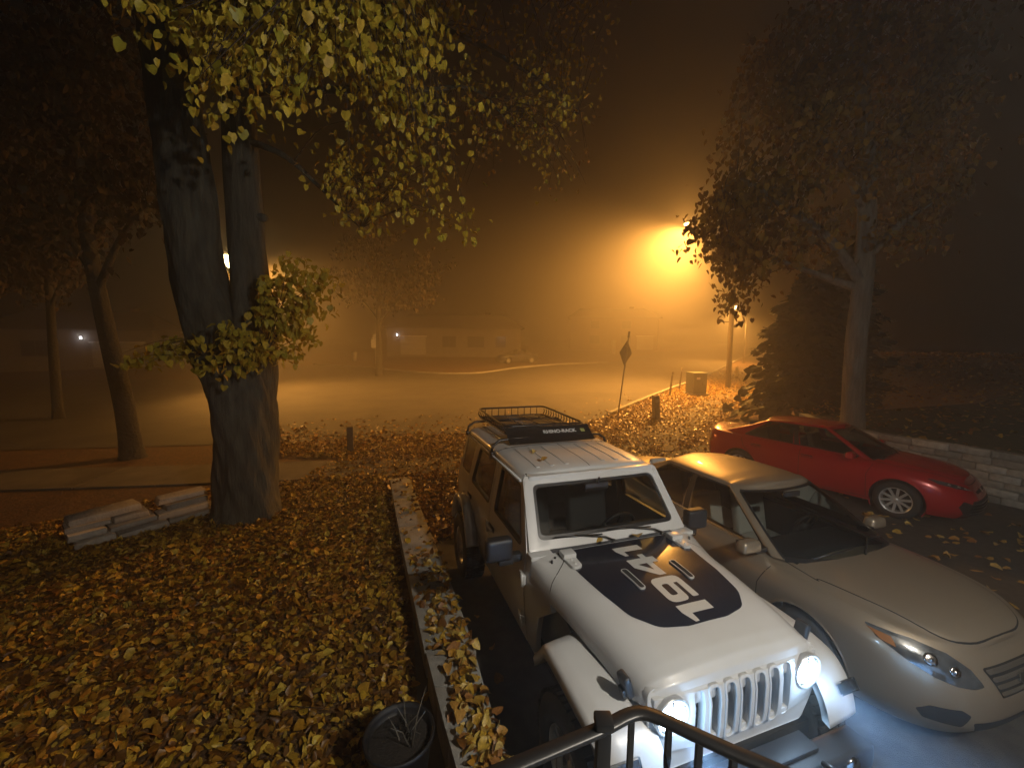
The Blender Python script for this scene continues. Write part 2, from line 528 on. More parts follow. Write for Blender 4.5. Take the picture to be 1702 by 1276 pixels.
def scatter_ground(poly, n, hfun, smin, smax, mat, name, label, lift=.012, flat=.35, keep=None, patch=0):
    P = []
    xs_ = [p[0] for p in poly]; ys_ = [p[1] for p in poly]
    tries = 0
    while len(P) < n and tries < n * 20:
        tries += 1
        x, y = rng.uniform(min(xs_), max(xs_)), rng.uniform(min(ys_), max(ys_))
        if not inpoly(x, y, poly): continue
        if keep and not keep(x, y): continue
        if patch:
            q = math.sin(x * 1.9 + 1.3 * math.sin(y * 1.1)) * math.sin(y * 1.7 + 1.1 * math.sin(x * 1.3)) + .5 * math.sin(x * 5.1 + y * 3.3)
            if q < -patch and rng.random() < .8: continue
        P.append((x, y, hfun(x, y) + lift * rng.random() ** 1.5 * 2.2 + .004))
    P = np.array(P); N = len(P)
    me = leaf_mesh(name, P, rng.uniform(0, 6.28, N), rng.normal(0, flat, N), rng.normal(0, flat, N), rng.uniform(smin, smax, N) * rng.uniform(.7, 1.1, N), rng.normal(.25, .7, N), mat)
    o = link(name, me)
    return tag(o, label, kind='stuff')

DRV = [(-1.28, 2.0), (-1.95, 5.2), (-2.75, 8.0)]
def wall_x(y):      # left edge of the drive wall at distance y
    return float(np.interp(y, [0, 2.0, 5.2, 8.3], [-.95, -1.12, -1.62, -2.62])) - .1
lawn_h = lambda x, y: G(x, y)
left_lawn = [(-9.5, .2), (-.62, .2), (-.66, 2.6), (-.86, 3.4), (-1.28, 4.6), (-1.75, 6.0), (-2.55, 8.3), (-2.4, 9.0), (-4.5, 8.8), (-6.3, 8.0), (-7.6, 6.5), (-9.5, 5.0)]
scatter_ground(left_lawn, 40000, lawn_h, .038, .095, M_fallen, 'leaf_litter', 'thick carpet of orange brown leaves on the lawn beside the low wall', lift=.018, flat=.33)
# fallen twigs and grass blades poking through the carpet
tw = MB()
for _ in range(110):
    x, y = random.uniform(-6.5, -1.2), random.uniform(1.8, 8.2)
    if not inpoly(x, y, left_lawn): continue
    a_ = random.uniform(0, 6.28); L_w = random.uniform(.08, .38); z = G(x, y) + .045
    p1 = (x + math.cos(a_) * L_w * .5 + random.uniform(-.02, .02), y + math.sin(a_) * L_w * .5 + random.uniform(-.02, .02), z + random.uniform(0, .02))
    tw.tube([(x, y, z), p1, (x + math.cos(a_) * L_w, y + math.sin(a_) * L_w, z + random.uniform(-.01, .03))], [.004, .003, .0015], n=4)
tag(tw.build('twig_litter', M_twig, recalc=False), 'thin twigs lying on the leaf carpet of the lawn', kind='stuff')
gb = MB()
for _ in range(260):
    x0_, y0_ = random.uniform(-7.5, -1.0), random.uniform(1.6, 8.4)
    if not inpoly(x0_, y0_, left_lawn): continue
    for _k in range(7):
        x, y = x0_ + random.gauss(0, .03), y0_ + random.gauss(0, .03); a_ = random.uniform(0, 6.28); h_ = random.uniform(.05, .11); dx, dy = math.cos(a_), math.sin(a_); z = G(x, y)
        gb.add([(x - dy * .003, y + dx * .003, z), (x + dy * .003, y - dx * .003, z), (x + dx * h_ * .4, y + dy * h_ * .4, z + h_)], [(0, 1, 2)])
tag(gb.build('grass', pbr('grass_blade', (.05, .075, .015), .6), recalc=False), 'thin grass blades poking through the leaves on the lawn', kind='stuff')
mid = [(-4.6, 8.7), (-2.5, 8.4), (-2.6, 6.0), (.0, 6.0), (.8, 8.6), (2.4, 10.0), (4.2, 11.0), (5.0, 13.2), (1.8, 13.9), (-2.5, 13.3), (-7, 12.2), (-6.5, 10.6), (-4.5, 10.6)]
def not_walk(x, y):
    d = min(math.hypot(x - q[0], y - q[1]) for q in Q[::2])
    return d > .72 or rng.random() < .30
scatter_ground(mid, 14000, lambda x, y: G(x, y) + .026, .05, .11, M_fallen, 'leaf_litter', 'orange leaf drift between the pavement and the street behind the white off-roader', lift=.02, flat=.4, keep=not_walk)
rv = [(1.6, 13.9)] + [tuple(p) for p in px2([(1012, 690), (1095, 656), (1140, 640), (1195, 616)])] + [(24, 37), (16, 25), (8.5, 16), (7.2, 13.2), (6.2, 12.8), (4.0, 11.0), (2.6, 10.4)]
scatter_ground(rv, 17000, lambda x, y: G(x, y) + .026, .06, .13, M_fallen, 'leaf_litter', 'leaves on the verge round the sign and the green utility box', lift=.02, keep=not_walk)
scatter_ground([(-9, 12.2), (6, 14.0), (9.5, 22.5), (6, 24), (-2, 18), (-9, 15)], 2600, lambda x, y: G(x, y) + .006, .08, .15, M_fallen, 'leaf_litter', 'leaves blown thinly along the near edge of the street', lift=.01, flat=.25, keep=lambda x, y: rng.random() < math.exp(-max(0, (y - 12.6 - max(0, x - 2) * 1.25)) * .8))
wlx = lambda y: float(np.interp(y, [.6, 5.0, 8.0, 10.35, 12.4], [12.9, 10.9, 9.55, 8.55, 8.9]))
V_ = [(9.2, 8.2), (8.4, 10.2), (9.5, 14), (20, 24), (30, 18), (24, 4), (13, 0), (11, 5)]
scatter_ground(V_, 5200, lambda x, y: bank(x, y) + .01, .09, .15, M_fallen, 'leaf_litter', 'dull leaves lying on the dark sloping lawn bank', lift=.01, flat=.3, keep=lambda x, y: x > wlx(y) + .2)

# single leaves on the asphalt and on the wall top: each one an object
leaf_protos = []
for i in range(6):
    z = np.zeros((1, 3)); o1 = np.ones(1)
    leaf_protos.append(leaf_mesh('fallen_leaf', z, o1 * 0, o1 * rng.normal(0, .12), o1 * rng.normal(0, .12), o1 * .115, o1 * rng.uniform(.1, .9), M_fallen_y))
def single_mats():
    out = []
    for c in [(.50, .32, .06), (.60, .42, .09), (.42, .22, .04), (.56, .40, .13), (.30, .13, .03)]:
        out.append(pbr('leaf_%d' % len(out), c, .5, noise=(40, tuple(v * .55 for v in c), 3)))
    return out
LM = single_mats()
for me in leaf_protos: me.materials.clear(); me.materials.append(None)
def lone_leaf(x, y, z, lab, grp, s=1.0, tilt=.25, up=0):
    o = link('fallen_leaf', random.choice(leaf_protos))
    o.location = (x, y, z)
    o.rotation_euler = (random.gauss(0, tilt) + up, random.gauss(0, tilt), random.uniform(0, 6.28))
    o.scale = (s, s, s)
    o.material_slots[0].link = 'OBJECT'; o.material_slots[0].material = random.choice(LM)
    tag(o, lab, 'fallen leaf', grp)
    return o

# ------------------------------------------------------------------ trees
def noisy_tube(mb, pts, rs, n=16, amp=.06, seed=0, seg=None, flare=0, ridge=0):
    P = catmull(pts, seg or len(pts) * 6)
    Rr = np.interp(np.linspace(0, len(rs) - 1, len(P)), range(len(rs)), rs)
    V = []
    a = None
    for i, p in enumerate(P):
        t = Vector(P[min(i + 1, len(P) - 1)]) - Vector(P[max(i - 1, 0)]); t.normalize()
        a = t.orthogonal() if a is None else (a - t * a.dot(t))
        a.normalize(); b = t.cross(a)
        for k in range(n):
            q = 2 * math.pi * k / n
            rid = abs(math.sin(8.5 * q + .9 * math.sin(i * .31 + q * 2) + .5 * math.sin(i * .83))) * ridge
            r = Rr[i] * (1 - rid + amp * math.sin(3 * q + seed + i * .13) + amp * .6 * math.sin(5 * q + seed * 2 - i * .21) + amp * .35 * math.sin(11 * q + i * .5))
            nf = max(5, len(P) // 14)
            if flare and i < nf: r *= 1 + flare * (1 - i / nf) ** 2 * (1 + .5 * math.sin(4 * q + seed))
            V.append(Vector(p) + (a * math.cos(q) + b * math.sin(q)) * r)
    F = [(i * n + k, i * n + (k + 1) % n, (i + 1) * n + (k + 1) % n, (i + 1) * n + k) for i in range(len(P) - 1) for k in range(n)]
    mb.add(V, F, True)
    m = len(mb.v) - n
    mb.f.append(tuple(range(m, m + n))); mb.sm.append(True)
    return P

def tree(name, label, loc, trunk_specs, twig_targets, mat_leaf, bark=None, leaves_per=26, size=(.09, .14), singles=0, group=None, cat='tree', hubs=None, droop=.35, spread=.38, twig_r=.012, hang=1.0, twigs=True, kk=3):
    """trunk_specs: list of (points, radii); twig_targets: world points where foliage hangs"""
    root = empty(name, loc=loc)
    L0 = Vector(loc)
    tb = MB()
    for i, (pts, rs, fl) in enumerate(trunk_specs):
        noisy_tube(tb, [tuple(Vector(p) - L0) for p in pts], rs, n=(84 if rs[0] > .38 and name == 'linden_tree' else 18), seg=(150 if rs[0] > .38 and name == 'linden_tree' else None), seed=i * 1.7 + len(name), flare=fl, ridge=(.020 if name == 'linden_tree' and rs[0] > .38 else 0))
    tb.build('trunk', bark or M_bark, root, recalc=False)
    hubs = [Vector(h) for h in hubs]
    br = MB()
    LP, LY, LPi, LR, LS = [], [], [], [], []
    for tgt in twig_targets:
        tgt = Vector(tgt)
        near_ = sorted(hubs, key=lambda h: (h - tgt).length)[:kk]
        h = random.choice(near_)
        mid_ = h.lerp(tgt, .55) + Vector((random.uniform(-.2, .2), random.uniform(-.2, .2), droop * (h - tgt).length * .35))
        pts = catmull([tuple(h - L0), tuple(mid_ - L0), tuple(tgt - L0)], 9)
        if twigs: br.tube(pts, list(np.interp(np.linspace(0, 1, 9), [0, .5, 1], [twig_r * 1.3, twig_r * .6, twig_r * .2])), n=4, cap=False)
        for _ in range(leaves_per):
            u = random.random() ** .6
            p = pts[0] * (1 - u) + pts[-1] * u if u < .3 else catmull(pts, 30)[int(u * 29)] if False else pts[min(8, int(u * 8 + .5))]
            q = Vector(p) + Vector((random.gauss(0, spread), random.gauss(0, spread), random.gauss(-spread * .3, spread * .75)))
            LP.append(q); LY.append(random.uniform(0, 6.28)); LPi.append(random.gauss(-1.0 * hang, .45)); LR.append(random.gauss(0, .5)); LS.append(random.uniform(*size))
    if twigs: br.build('branches', M_twig, root, recalc=False)['kind'] = 'stuff'
    LP = np.array([tuple(p) for p in LP]); LY = np.array(LY); LPi = np.array(LPi); LR = np.array(LR); LS = np.array(LS)
    if singles:
        cp = np.array(tuple(CP - L0)); d = np.linalg.norm(LP - cp, axis=1) / LS
        order = np.argsort(d); s_idx = order[:singles]; rest = order[singles:]
        for i in s_idx:
            me = leaf_mesh('leaf', np.zeros((1, 3)), LY[i:i + 1], LPi[i:i + 1], LR[i:i + 1], LS[i:i + 1], np.array([random.uniform(0, .7)]), mat_leaf)
            me.materials.clear(); me.materials.append(random.choice(SINGLE[mat_leaf.name]))
            o = link('leaf', me, root); o.location = LP[i]
    else: rest = np.arange(len(LP))
    me = leaf_mesh('crown', LP[rest], LY[rest], LPi[rest], LR[rest], LS[rest], rng.uniform(-.1, .7, len(rest)), mat_leaf)
    link('crown', me, root)['kind'] = 'stuff'
    tag(root, label, cat, group)
    return root

SINGLE = {'linden_leaf': [pbr('lin_%d' % i, c, .5, noise=(30, tuple(v * .7 for v in c), 3)) for i, c in enumerate([(.54, .40, .04), (.64, .48, .05), (.38, .34, .03), (.68, .46, .06)])]}
for m in SINGLE['linden_leaf']:
    nt = m.node_tree; tr = nt.nodes.new('ShaderNodeBsdfTranslucent'); ms = nt.nodes.new('ShaderNodeMixShader'); ms.inputs[0].default_value = .22
    b = nt.nodes['Principled BSDF']; tr.inputs[0].default_value = b.inputs['Base Color'].default_value
    nt.links.new(b.outputs[0], ms.inputs[1]); nt.links.new(tr.outputs[0], ms.inputs[2]); nt.links.new(ms.outputs[0], nt.nodes['Material Output'].inputs['Surface'])

def img_points(poly, n, y0, y1, weight=None):
    xs_ = [p[0] for p in poly]; ys_ = [p[1] for p in poly]
    out = []
    while len(out) < n:
        a_, b_ = random.uniform(min(xs_), max(xs_)), random.uniform(min(ys_), max(ys_))
        if inpoly(a_, b_, poly) and (weight is None or random.random() < weight(a_, b_)):
            yy = random.uniform(y0, y1) if not callable(y0) else y0(a_, b_) + random.uniform(-y1, y1)
            out.append(at(a_, b_, yy))
    return out

# big linden in front of the porch: flared base that forks
TY = 6.55
tb0 = gp(413, 852); TY = tb0.y
A = lambda px, py, y=TY: tuple(at(px, py, y))
base = (tb0.x, tb0.y, tb0.z - .05)
left_pts = [base, A(411, 800), A(408, 720), A(396, 640), A(362, 560), A(332, 470), A(318, 370), A(303, 250), A(285, 120), A(262, 0), A(240, -160), A(215, -330)]
left_r = [.50, .49, .485, .475, .42, .385, .375, .36, .34, .33, .30, .26]
right_pts = [A(414, 790, TY), A(418, 700, TY + .02), A(423, 620, TY + .1), A(419, 540, TY + .2), A(413, 440, TY + .3), A(407, 340, TY + .35), A(400, 220, TY + .35), A(396, 100, TY + .3), A(400, -60, TY + .2), A(420, -240, TY)]
right_r = [.20, .33, .335, .31, .285, .27, .255, .24, .22, .19]
limb = [A(400, 120, TY + .3), A(470, 40, TY - .3), A(600, -40, TY - .8), A(760, -60, TY - .6), A(880, -10, TY)]
limb2 = [A(398, 230, TY + .3), A(470, 258, TY + .2), A(530, 310, TY + .3), A(600, 380, TY + .6)]
limb3 = [A(290, 150, TY), A(400, 40, TY - 1.2), A(520, -60, TY - 2.0), A(640, -100, TY - 2.4)]
limb4 = [A(398, 60, TY + .3), A(560, 80, TY + .9), A(700, 40, TY + 1.6), A(860, 110, TY + 2.4), A(960, 190, TY + 2.8)]
limb5 = [A(396, 150, TY + .3), A(540, 150, TY + .4), A(700, 150, TY + 1.0), A(790, 150, TY + 1.4), A(850, 210, TY + 1.7)]
crown_near = [(180, -40), (760, -60), (745, 70), (690, 130), (735, 200), (640, 230), (600, 205), (530, 210), (480, 230), (440, 270), (385, 235), (350, 190), (300, 150), (262, 110), (265, 75), (240, 60), (190, 25)]
crown_mid = [(540, 210), (745, 130), (745, 330), (820, 380), (745, 395), (640, 370), (600, 390), (560, 330), (555, 270)]
crown_far = [(720, -60), (1020, -60), (1010, 120), (960, 200), (960, 280), (900, 330), (850, 290), (800, 300), (760, 250), (730, 130)]
t1 = img_points(crown_near, 150, lambda a_, b_: 4.2 + (a_ - 300) / 450 * 1.6, .7)
t2 = img_points(crown_mid, 60, 5.4, 6.8)
t3 = img_points(crown_far, 60, 7.6, 10.0)
hubs = [Vector(p) for p in catmull(limb, 10)[2:]] + [Vector(p) for p in catmull(limb2, 8)[2:]] + [Vector(p) for p in catmull(limb3, 10)[3:]] + [Vector(p) for p in catmull(limb4, 12)[3:]] + [Vector(p) for p in catmull(limb5, 12)[3:]]
big = tree('linden_tree', 'big forked linden tree on the leafy lawn with yellow green leaves overhanging', base,
     [(left_pts, left_r, .22), (right_pts, right_r, 0), (limb, [.15, .11, .08, .06, .03], 0), (limb2, [.06, .045, .03, .012], 0), (limb3, [.15, .11, .08, .04], 0), (limb4, [.12, .09, .06, .045, .02], 0), (limb5, [.1, .06, .045, .03, .012], 0)],
     t1, M_green, leaves_per=27, size=(.052, .115), singles=220, hubs=hubs, spread=.19, droop=.3)

# its far side, thinner and browner
L0 = Vector(base)
def add_foliage(root, targets, hubs, mat, per, size, spread, name='crown', droop=.3, tr=.010, hang=1.0, twigs=True):
    L0 = root.location
    br = MB(); LP = []
    for tgt in targets:
        tgt = Vector(tgt); h = random.choice(sorted(hubs, key=lambda h: (Vector(h) - tgt).length)[:3]); h = Vector(h)
        m_ = h.lerp(tgt, .5) + Vector((random.uniform(-.15, .15), random.uniform(-.15, .15), droop * (h - tgt).length * .4))
        pts = catmull([tuple(h - L0), tuple(m_ - L0), tuple(tgt - L0)], 8)
        br.tube(pts, list(np.linspace(tr, tr * .2, 8)), n=4, cap=False)
        for _ in range(per):
            p = pts[min(7, int((random.random() ** .5) * 8))]
            LP.append((p[0] + random.gauss(0, spread), p[1] + random.gauss(0, spread), p[2] + random.gauss(-spread * .4, spread * .8)))
    if twigs: br.build('branches', M_twig, root, recalc=False)['kind'] = 'stuff'
    LP = np.array(LP); N = len(LP)
    me = leaf_mesh(name, LP, rng.uniform(0, 6.28, N), rng.normal(-1.0 * hang, .5, N), rng.normal(0, .5, N), rng.uniform(*size, N), rng.uniform(-.1, .7, N), mat)
    link(name, me, root)['kind'] = 'stuff'
add_foliage(big, t3, hubs, M_green, 22, (.06, .10), .19, droop=.5)
add_foliage(big, t2, hubs, M_green, 15, (.065, .105), .16, droop=.4)
# bare twigs hanging at the far edge
add_foliage(big, img_points([(640, 230), (1010, 150), (1015, 250), (960, 330), (860, 300), (760, 330), (600, 380)], 70, 7.4, 9.5), hubs, M_brown, 4, (.07, .1), .1, droop=.6, tr=.011)
# sprigs low on the trunk
sh1 = [A(430, 520, TY - .3), A(450, 470, TY - .35), A(480, 440, TY - .4)]
t4 = img_points([(440, 430), (480, 410), (555, 440), (552, 520), (520, 590), (470, 610), (440, 590)], 34, TY - .45, TY + .1)
t5 = img_points([(320, 520), (380, 520), (450, 570), (470, 600), (455, 630), (390, 610), (345, 640), (330, 600)], 16, TY - .85, TY - .6)
t6 = img_points([(190, 580), (330, 555), (340, 590), (230, 610), (190, 600)], 12, TY - .6, TY - .3)
add_foliage(big, t4, [A(438, 520, TY - .3), A(440, 590, TY - .3), A(442, 470, TY - .2)], M_green, 26, (.08, .12), .10, droop=.2, tr=.008)
add_foliage(big, t5, [A(380, 570, TY - .5), A(420, 590, TY - .55)], M_green, 13, (.09, .13), .09, droop=.1, tr=.008)
add_foliage(big, t6, [A(340, 560, TY - .45), A(345, 590, TY - .45)], M_green, 12, (.09, .13), .09, droop=.1, tr=.008)
# thin reddish side shoots
sb = MB()
for (x1, y1) in [(215, 445), (225, 470), (205, 500), (235, 520), (240, 540), (225, 560)]:
    sb.tube([A(315, 530 + (y1 - 500) * .15, TY - .2), A(270, 505 + (y1 - 500) * .5, TY - .3), A(x1, y1, TY - .4)], [.014, .009, .003], n=5)
for (x1, y1) in [(470, 410), (500, 432), (545, 440), (535, 470)]:
    sb.tube([A(441, 470, TY - .2), A(455, 445, TY - .3), A(x1, y1, TY - .3)], [.014, .009, .003], n=5)
sb.build('branches', M_twig, big, recalc=False)['kind'] = 'stuff'
knob = MB().lathe([(0, .10), (.05, .09), (.07, .04), (.075, 0), (.075, -.12)], 'X', tuple(Vector(A(434, 362, TY + .3)) - L0), n=10).build('burl', M_bark, big)

# maple beyond the red car, standing on the bank
mb_ = at(1418, 706, 10.7); mbase = (mb_.x, mb_.y, mb_.z - .12)
B = lambda px, py, y=10.7: tuple(at(px, py, y))
mp = [mbase, B(1419, 640), B(1423, 560), B(1432, 480), B(1440, 380), B(1440, 250), B(1430, 120), B(1420, 0), B(1410, -150)]
ml1 = [B(1432, 470), B(1380, 400, 10.4), B(1300, 340, 10), B(1230, 300, 9.8), B(1190, 330, 9.8)]
ml2 = [B(1440, 360), B(1400, 270, 10.5), B(1330, 180, 10.4), B(1270, 110, 10.5)]
ml3 = [B(1440, 430), B(1500, 370, 10.2), B(1560, 330, 10)]
ml4 = [B(1432, 480), B(1370, 460, 11), B(1290, 430, 11.8), B(1225, 400, 12.3)]
ml5 = [B(1438, 300), B(1500, 200, 11), B(1560, 120, 11.3)]
mh_ = [Vector(p) for l in (ml1, ml2, ml3, ml4, ml5) for p in catmull(l, 10)[3:]]
cr_poly = [(1160, 380), (1185, 300), (1200, 220), (1230, 150), (1250, 70), (1330, 10), (1450, -60), (1640, -20), (1650, 120), (1620, 260), (1570, 360), (1530, 420), (1470, 400), (1440, 440), (1380, 432), (1330, 450), (1290, 440), (1250, 445), (1210, 480), (1185, 445), (1175, 420)]
mt = img_points(cr_poly, 230, 8.8, 12.6)
low = img_points([(1150, 375), (1240, 340), (1235, 440), (1222, 500), (1205, 500), (1190, 450), (1165, 420)], 26, 10.5, 12.2)
low2 = img_points([(1195, 470), (1225, 460), (1228, 520), (1212, 530)], 6, 11.4, 12.0)
maple = tree('maple_tree', 'maple with a pale trunk and dull orange crown beside the red sedan', mbase,
     [(mp, [.25, .24, .225, .21, .20, .18, .15, .12, .08], .15), (ml1, [.13, .1, .07, .05, .02], 0), (ml2, [.12, .09, .06, .03], 0), (ml3, [.11, .07, .03], 0), (ml4, [.12, .08, .05, .02], 0), (ml5, [.1, .07, .03], 0)],
     mt + low + low2, M_maple, bark=M_barkpale, leaves_per=34, size=(.11, .17), hubs=mh_ + [Vector(ml4[-1])], spread=.26, droop=.3)

# dark conifer beside it
def conifer(name, label, loc, h, r, n=4200, seed=1, lean=0, group=None):
    root = empty(name, loc=loc)
    MB().tube([(0, 0, 0), (0, 0, h * .5), (0, 0, h * .96)], [.16, .1, .02], n=8).build('trunk', M_twig, root)
    rg = np.random.default_rng(seed)
    u = rg.random(n) ** .8
    ang = rg.uniform(0, 6.283, n)
    tier = 1 + .22 * np.sin(u * 46 + ang * 1.0) + .16 * np.sin(ang * 5 + u * 17)
    rad = r * (1 - u) ** .6 * tier * (1 + .25 * np.sin(ang * 2 + u * 9) * np.sin(u * 23 + ang)) * rg.uniform(.4, 1.12, n)
    P = np.stack([rad * np.cos(ang), rad * np.sin(ang), .25 + u * h * .97 - rad * .18], 1)
    me = leaf_mesh('crown', P, ang - 1.57 + rg.normal(0, .35, n), rg.normal(-.35, .35, n), rg.normal(0, .6, n), rg.uniform(.22, .42, n), rg.uniform(-.2, .4, n), M_needle)
    link('crown', me, root)['kind'] = 'stuff'
    return tag(root, label, 'tree', group)
c1 = at(1335, 640, 15.5)
conifer('conifer_tree', 'dark shaggy conifer between the lamp pole and the pale maple trunk', (c1.x, c1.y, G(c1.x, c1.y)), 5.6, 1.75, 5200, 3)
c2 = at(1390, 600, 19)
conifer('conifer_tree', 'taller black conifer behind the shaggy one', (c2.x, c2.y, G(c2.x, c2.y)), 7.5, 2.0, 4200, 5)

# dark trees on the left, beyond the linden
def shade_tree(label, px, y, top, poly, yr, rt, seed, n=60, lean=0, per=30, size=(.12, .2), mat=None, lx=0):
    b0 = at(px, 700, y); bz = G(b0.x, b0.y)
    C_ = lambda dx, z, dy=0: (b0.x + dx, b0.y + dy, bz + z)
    pts = [C_(0, -.05), C_(.02 + lx * .2, 1.5), C_(lx * .6, 3.2), C_(lx, 5.0), C_(lx * 1.3, 7.5), C_(lx * 1.5, top)]
    l1 = [C_(lx * .9, 4.2), C_(lx + 1.0, 5.4, -.3), C_(lx + 2.0, 6.2, -.6)]
    l2 = [C_(lx * .9, 4.6), C_(lx - 1.0, 5.8, .3), C_(lx - 2.1, 6.8, .3)]
    l3 = [C_(lx, 5.5), C_(lx + .4, 7, .9), C_(lx + .8, 8.3, 1.5)]
    hb = [Vector(p) for l in (l1, l2, l3, pts[3:]) for p in catmull(l, 7)[2:]]
    return tree('shade_tree', label, pts[0], [(pts, [rt, rt * .85, rt * .75, rt * .65, rt * .5, rt * .3], .25), (l1, [rt * .4, rt * .25, .03], 0), (l2, [rt * .4, rt * .25, .03], 0), (l3, [rt * .35, rt * .2, .03], 0)],
        img_points(poly, n, *yr), mat or M_brown, bark=M_barkdark, leaves_per=per, size=size, hubs=hb, spread=.34, droop=.25)
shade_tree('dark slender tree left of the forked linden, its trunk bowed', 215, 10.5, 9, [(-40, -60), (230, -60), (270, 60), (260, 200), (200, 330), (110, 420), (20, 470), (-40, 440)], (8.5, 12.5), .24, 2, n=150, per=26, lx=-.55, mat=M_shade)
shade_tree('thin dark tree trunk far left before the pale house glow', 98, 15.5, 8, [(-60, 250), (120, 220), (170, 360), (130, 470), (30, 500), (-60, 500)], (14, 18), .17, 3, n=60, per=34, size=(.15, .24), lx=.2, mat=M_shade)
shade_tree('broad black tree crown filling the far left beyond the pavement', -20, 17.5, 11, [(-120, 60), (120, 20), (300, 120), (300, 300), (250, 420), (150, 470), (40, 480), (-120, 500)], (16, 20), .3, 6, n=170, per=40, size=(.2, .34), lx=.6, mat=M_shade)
shade_tree('tall tree beyond the crossing, faint in the fog', 632, 34, 12, [(560, 380), (700, 370), (760, 440), (720, 500), (640, 520), (560, 500), (540, 440)], (31, 37), .28, 4, n=60, per=30, size=(.2, .34), lx=.1, mat=M_shade)

# ------------------------------------------------------------------ street furniture
M_wood = pbr('weathered_wood', (.07, .05, .035), .85, noise=(12, (.12, .09, .06), 8), bump=(30, .6, .01))
M_green_box = pbr('green_cabinet', (.09, .115, .085), .55, noise=(3, (.12, .14, .10), 5))
M_sign_back = pbr('sign_back', (.16, .17, .15), .5, metal=.4, noise=(5, (.1, .1, .09), 5))
M_signred = pbr('sign_red', (.35, .02, .02), .4)
M_signwhite = pbr('sign_white', (.75, .75, .75), .4)
M_steel = pbr('galvanised_steel', (.22, .21, .2), .5, metal=.5)
M_hyd = pbr('hydrant_paint', (.55, .42, .12), .5)
M_lampglow = pbr('sodium_glow', (1, .6, .2), .4, emit=((1.0, .72, .30), 22))
M_whiteglow = pbr('white_glow', (1, 1, 1), .4, emit=((.95, .93, .95), 8))

# diamond sign seen nearly edge on, with street name blades on top
sp = gp(1027, 691); st = at(1046, 552, sp.y); 
root = empty('warning_sign', loc=sp)
ax = (st - sp); hgt = ax.length; tz = ax.normalized()
rt = Vector((tz.x, tz.y, tz.z))
M4 = Matrix.Translation(sp) @ Vector((0, 0, 1)).rotation_difference(rt).to_matrix().to_4x4() @ Matrix.Rotation(R_(47), 4, 'Z')
root.matrix_world = M4
MB().tube([(0, 0, -.05), (0, 0, hgt * .99)], .03, n=8).build('post', M_steel, root)
zc = hgt - .86
dm = fillet([(0, -.54), (.54, 0), (0, .54), (-.54, 0)], .05, 4)
pl = MB().prism([(a, b + zc) for a, b in dm], .030, .034, 'XZ').build('sign_plate', M_sign_back, root)
MB().prism([(a * .985, b * .985 + zc) for a, b in dm], .0355, .0365, 'XZ').build('sign_face', pbr('sign_yellow', (.60, .38, .02), .4), root)
for dz in (-.28, .28):
    MB().box((0, .002, zc + dz), (.30, .05, .03)).build('bracket', M_steel, root)
    MB().lathe([(.014, .022), (.012, .03), (0, .032)], 'Y', (0, -.05, zc + dz), n=8).build('bolt', M_steel, root)
MB().box((0, 0, hgt - .10), (.065, .075, .26)).build('post_cap', M_sign_back, root, bevel=.01)
tag(root, 'leaning diamond shaped warning sign seen from behind and almost edge on, at the kerb', 'road sign')

# utility cabinet
uc = gp(1156, 656)
root = empty('utility_cabinet', loc=uc); root.rotation_euler.z = R_(8)
MB().box((0, 0, .06), (1.1, 1.0, .12)).build('base', M_conc, root, bevel=.01)
MB().box((0, 0, .69), (.84, .80, 1.14)).build('cabinet', M_green_box, root, bevel=.02)
MB().box((0, -.02, 1.295), (.89, .87, .07)).build('lid', M_green_box, root, bevel=.02)
MB().box((.15, -.41, .70), (.03, .02, .16)).build('handle', M_black, root, bevel=.004)
MB().box((-.12, -.4035, 1.0), (.22, .006, .13)).build('label_plate', M_signwhite, root)
tag(root, 'green metal utility cabinet on the verge between the posts and lamp pole', 'utility box')

def stub_post(px, py, top_py, w_, lab, lean=0, grp='square wooden marker posts by the drive', name='marker_post'):
    p = gp(px, py); t = at(px, top_py, p.y); h = t.z - p.z
    root = empty(name, loc=p); root.rotation_euler = (R_(2), R_(lean), R_(18))
    MB().box((0, 0, h / 2 - .03), (w_, w_, h + .06)).build('post', M_wood, root, bevel=.012)
    MB().box((0, 0, h + .008), (w_ * 1.0, w_ * 1.0, .014)).build('cap', M_wood, root, bevel=.004)
    if h > .9: MB().box((0, -w_ * .5 - .006, h * .8), (w_ * .8, .01, .12)).build('reflector', M_steel, root)
    return tag(root, lab, 'post', grp)
stub_post(583, 751, 709, .17, 'short square wooden post between the big tree and the white off-roader')
stub_post(1091, 697, 657, .22, 'short square wooden post leaning between diamond sign and utility box', -7)
for px_, py_, ty, lab in [(1113, 657, 617, 'thin dark bollard nearer the diamond sign'), (1129, 647, 611, 'thin dark bollard nearer the utility box')]:
    p = gp(px_, py_); t = at(px_ + 4, ty, p.y)
    root = empty('thin_bollard', loc=p); root.rotation_euler.y = R_(5)
    h = t.z - p.z
    MB().tube([(0, 0, -.04), (0, 0, h * .97), (0, 0, h)], [.055, .055, .035], n=10).build('post', M_wood, root)
    MB().lathe([(.058, h * .82), (.058, h * .9)], 'Z', n=12).build('band', M_steel, root)
    tag(root, lab, 'bollard', 'thin bollards at the kerb')

